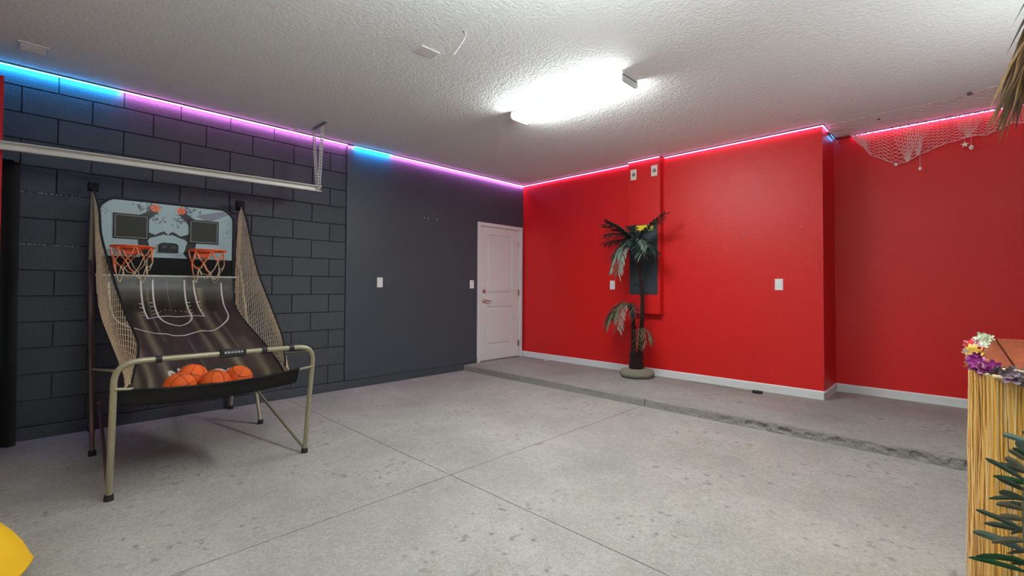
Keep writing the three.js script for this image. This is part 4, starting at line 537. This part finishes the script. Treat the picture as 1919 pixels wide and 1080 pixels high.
{ // artificial palm plant beside the bar, close to the camera
  const t = thing('artificial_palm_plant', 'dark green artificial palm plant in front of the raffia bar', 'plant', [5.40, 0, 4.62]), C = V(5.40, 0.62, 4.62);
  part('planter', new THREE.LatheGeometry([[0.001, 0], [0.11, 0], [0.14, 0.26], [0.15, 0.27], [0.15, 0.29], [0.13, 0.29], [0.12, 0.25], [0.001, 0.25]].map(([a, b]) => new THREE.Vector2(a, b)), 24).translate(C.x, 0, C.z), M.darkWood, t);
  part('stem', tube([[C.x, 0.24, C.z], [C.x + 0.01, 0.45, C.z], [C.x, 0.64, C.z]], 0.018, 8), M.bark, t);
  for (let i = 0; i < 7; i++) part('frond', frond(C, -1.3 + i * 0.42, rr(0.26, 0.34), rr(0.3, 0.7), rr(0.4, 0.7), 13, 0.11, 0.012), [M.leafBright, M.leaf, M.leafOlive][i % 3], t);
  const leaflet = (p, d, L, w) => { const side = d.clone().cross(V(0.7, 0, 0.7)).normalize().multiplyScalar(w / 2), back = V(-0.7, 0, -0.7).multiplyScalar(w * 0.18), pos = [], row = [[0, 0.3], [0.25, 0.9], [0.6, 1], [0.86, 0.82], [1, 0.25]]; const q = (s, k) => p.clone().addScaledVector(d, L * s).add(V(0, -L * 0.12 * s * s, 0)).addScaledVector(side, k).addScaledVector(back, Math.abs(k));
    for (let j = 0; j < row.length - 1; j++) for (const e of [-1, 1]) { const A = q(row[j][0], 0), B = q(row[j + 1][0], 0), Cc = q(row[j][0], e * row[j][1]), D = q(row[j + 1][0], e * row[j + 1][1]); for (const v of [A, Cc, B, Cc, D, B]) pos.push(v.x, v.y, v.z); } const g = new THREE.BufferGeometry(); g.setAttribute('position', new THREE.Float32BufferAttribute(pos, 3)); g.computeVertexNormals(); return g; };
  const left = V(-0.716, 0, 0.698);
  for (const [pts, n, L0, L1, tilt] of [[[[C.x, 0.6, C.z], [5.32, 0.70, 4.635], [5.262, 0.79, 4.645], [5.252, 0.88, 4.62], [5.262, 0.985, 4.59]], 24, 0.098, 0.030, 0.02], [[[C.x, 0.62, C.z], [5.34, 0.74, 4.57], [5.285, 0.83, 4.54], [5.275, 0.91, 4.52], [5.285, 0.97, 4.50]], 17, 0.115, 0.04, -0.1]]) {
    const cv = new THREE.CatmullRomCurve3(pts.map((p) => V(...p))), f = part('frond', tube(cv.getPoints(24), 0.0035, 24, 6), M.leafOlive, t);
    for (let k = 0; k < n; k++) { const s = lerp(0.30, 0.99, k / (n - 1)), u = (s - 0.3) / 0.7, p = cv.getPointAt(s), L = lerp(L0, L1, u * u) * rr(0.8, 1.12), a = lerp(tilt, 0.55, u) + rr(-0.22, 0.22), d = left.clone().multiplyScalar(Math.cos(a)).add(V(0, Math.sin(a), 0)).add(V(0.7, 0, 0.7).multiplyScalar(rr(-0.35, 0.35))).normalize();
      part('leaflet', leaflet(p, d, L, rr(0.0065, 0.0105)), [M.leafBright, M.leafGrey ||= std({ color: rgb(0.08, 0.12, 0.085), roughness: 0.45, side: THREE.DoubleSide }), M.leafOlive, M.leafPale, M.leafTan ||= std({ color: rgb(0.28, 0.25, 0.17), roughness: 0.5, side: THREE.DoubleSide })][Math.floor(rnd() * 5)], f); part('leaflet', leaflet(p, d.clone().multiplyScalar(-1).add(V(0, 0.5, 0)).normalize(), L, 0.01), M.leaf, f); } }
}

// ---------- curtains, cushion, small things ----------
{
  const drape = (name, label, x, z0, z1, y0, y1, amp, waves, m, flare) => { const t = thing(name, label, 'curtain', [x, y0, (z0 + z1) / 2]); const S = (u, v) => V(x + amp * Math.sin(u * waves * 6.283 + 0.7 * Math.sin(v * 3)) * (0.5 + 0.5 * v) + flare * v * (1 - u), lerp(y1, y0, v), lerp(z0, z1, u) - flare * 0.5 * v * (1 - u)); part('cloth', surface(S, 90, 30, 0.004), m, t); part('curtain_rod', tube([[x, y1 + 0.010, z0 + 0.03], [x, y1 + 0.010, z1 + 0.02]], 0.010, 1), M.black, t); return t; };
  const b = drape('black_drape', 'black drape hanging against the block wall beside the red curtain', 0.13, 5.70, 6.42, 0.012, 2.12, 0.02, 5, M.blackCloth, 0.03);
  part('care_label', box(0.166, 0.170, 0.17, 0.235, 5.70, 5.73), M.plate, b, 'small white tag near the hem');
  drape('red_curtain', 'bright red curtain hanging at the edge by the garage door', 0.345, 5.785, 6.42, 0.01, 2.68, 0.022, 4, M.redCloth, 0.02);
}
{ // yellow cushion, one corner in view
  const t = thing('floor_cushion', 'bright yellow cushion with a pointed corner at the near edge', 'cushion', [2.2, 0.0, 6.0]); const cx = 2.40, cz = 5.915;
  const S = (top) => (u, v) => { const a = u * 2 - 1, b = v * 2 - 1, k = Math.max(0, (1 - Math.pow(Math.abs(a), 2.2)) * (1 - Math.pow(Math.abs(b), 2.2))), rc = 1 - 0.19 * a * a * b * b, x = a * rc * (1 - 0.05 * (1 - b * b)), z = b * rc * (1 - 0.05 * (1 - a * a)); return V(cx + (x - z) * 0.36, top ? 0.06 + 0.27 * Math.pow(k, 0.62) : 0.06 - 0.055 * Math.pow(k, 0.3), cz + (x + z) * 0.205); };
  part('cover', [clean(flip(surface(S(true), 40, 40))), clean(surface(S(false), 40, 40))], M.yellow, t);
  const e = []; for (let k = 0; k <= 160; k++) { const f = (k % 160) / 40, i = Math.floor(f), q = f - i; e.push(S(true)(...[[q, 0], [1, q], [1 - q, 1], [0, 1 - q]][i])); } part('piping', tube(e, 0.006, 160, 6), M.yellow, t);
}
{
  const t = thing('power_cord', 'thin dark cord with a black plug lying along the white baseboard', 'cord', [3.3, STEP, 0.13]);
  part('cable', smoothTube([[2.81, STEP + 0.004, 0.06], [3.0, STEP + 0.004, 0.085], [3.25, STEP + 0.004, 0.10], [3.45, STEP + 0.004, 0.15], [3.56, STEP + 0.006, 0.16]], 0.0032, 40, 6), M.grey, t);
  part('plug', [rbox(3.555, 3.65, STEP, STEP + 0.028, 0.135, 0.19, 0.008, 3)], M.black, t);
  const p = thing('paper_scrap', 'tiny white paper scrap lying by the baseboard near the door', 'scrap', [0.75, STEP, 0.12]);
  part('paper', surface((u, v) => V(0.55 + u * 0.06, STEP + 0.004 + 0.012 * Math.sin(u * 5) * Math.sin(v * 4), 0.06 + v * 0.05), 8, 8, 0.001), M.plate, p);
}
scene.traverse((o) => { if (o.isMesh) o.castShadow = o.receiveShadow = true; });
renderer.render(scene, camera);
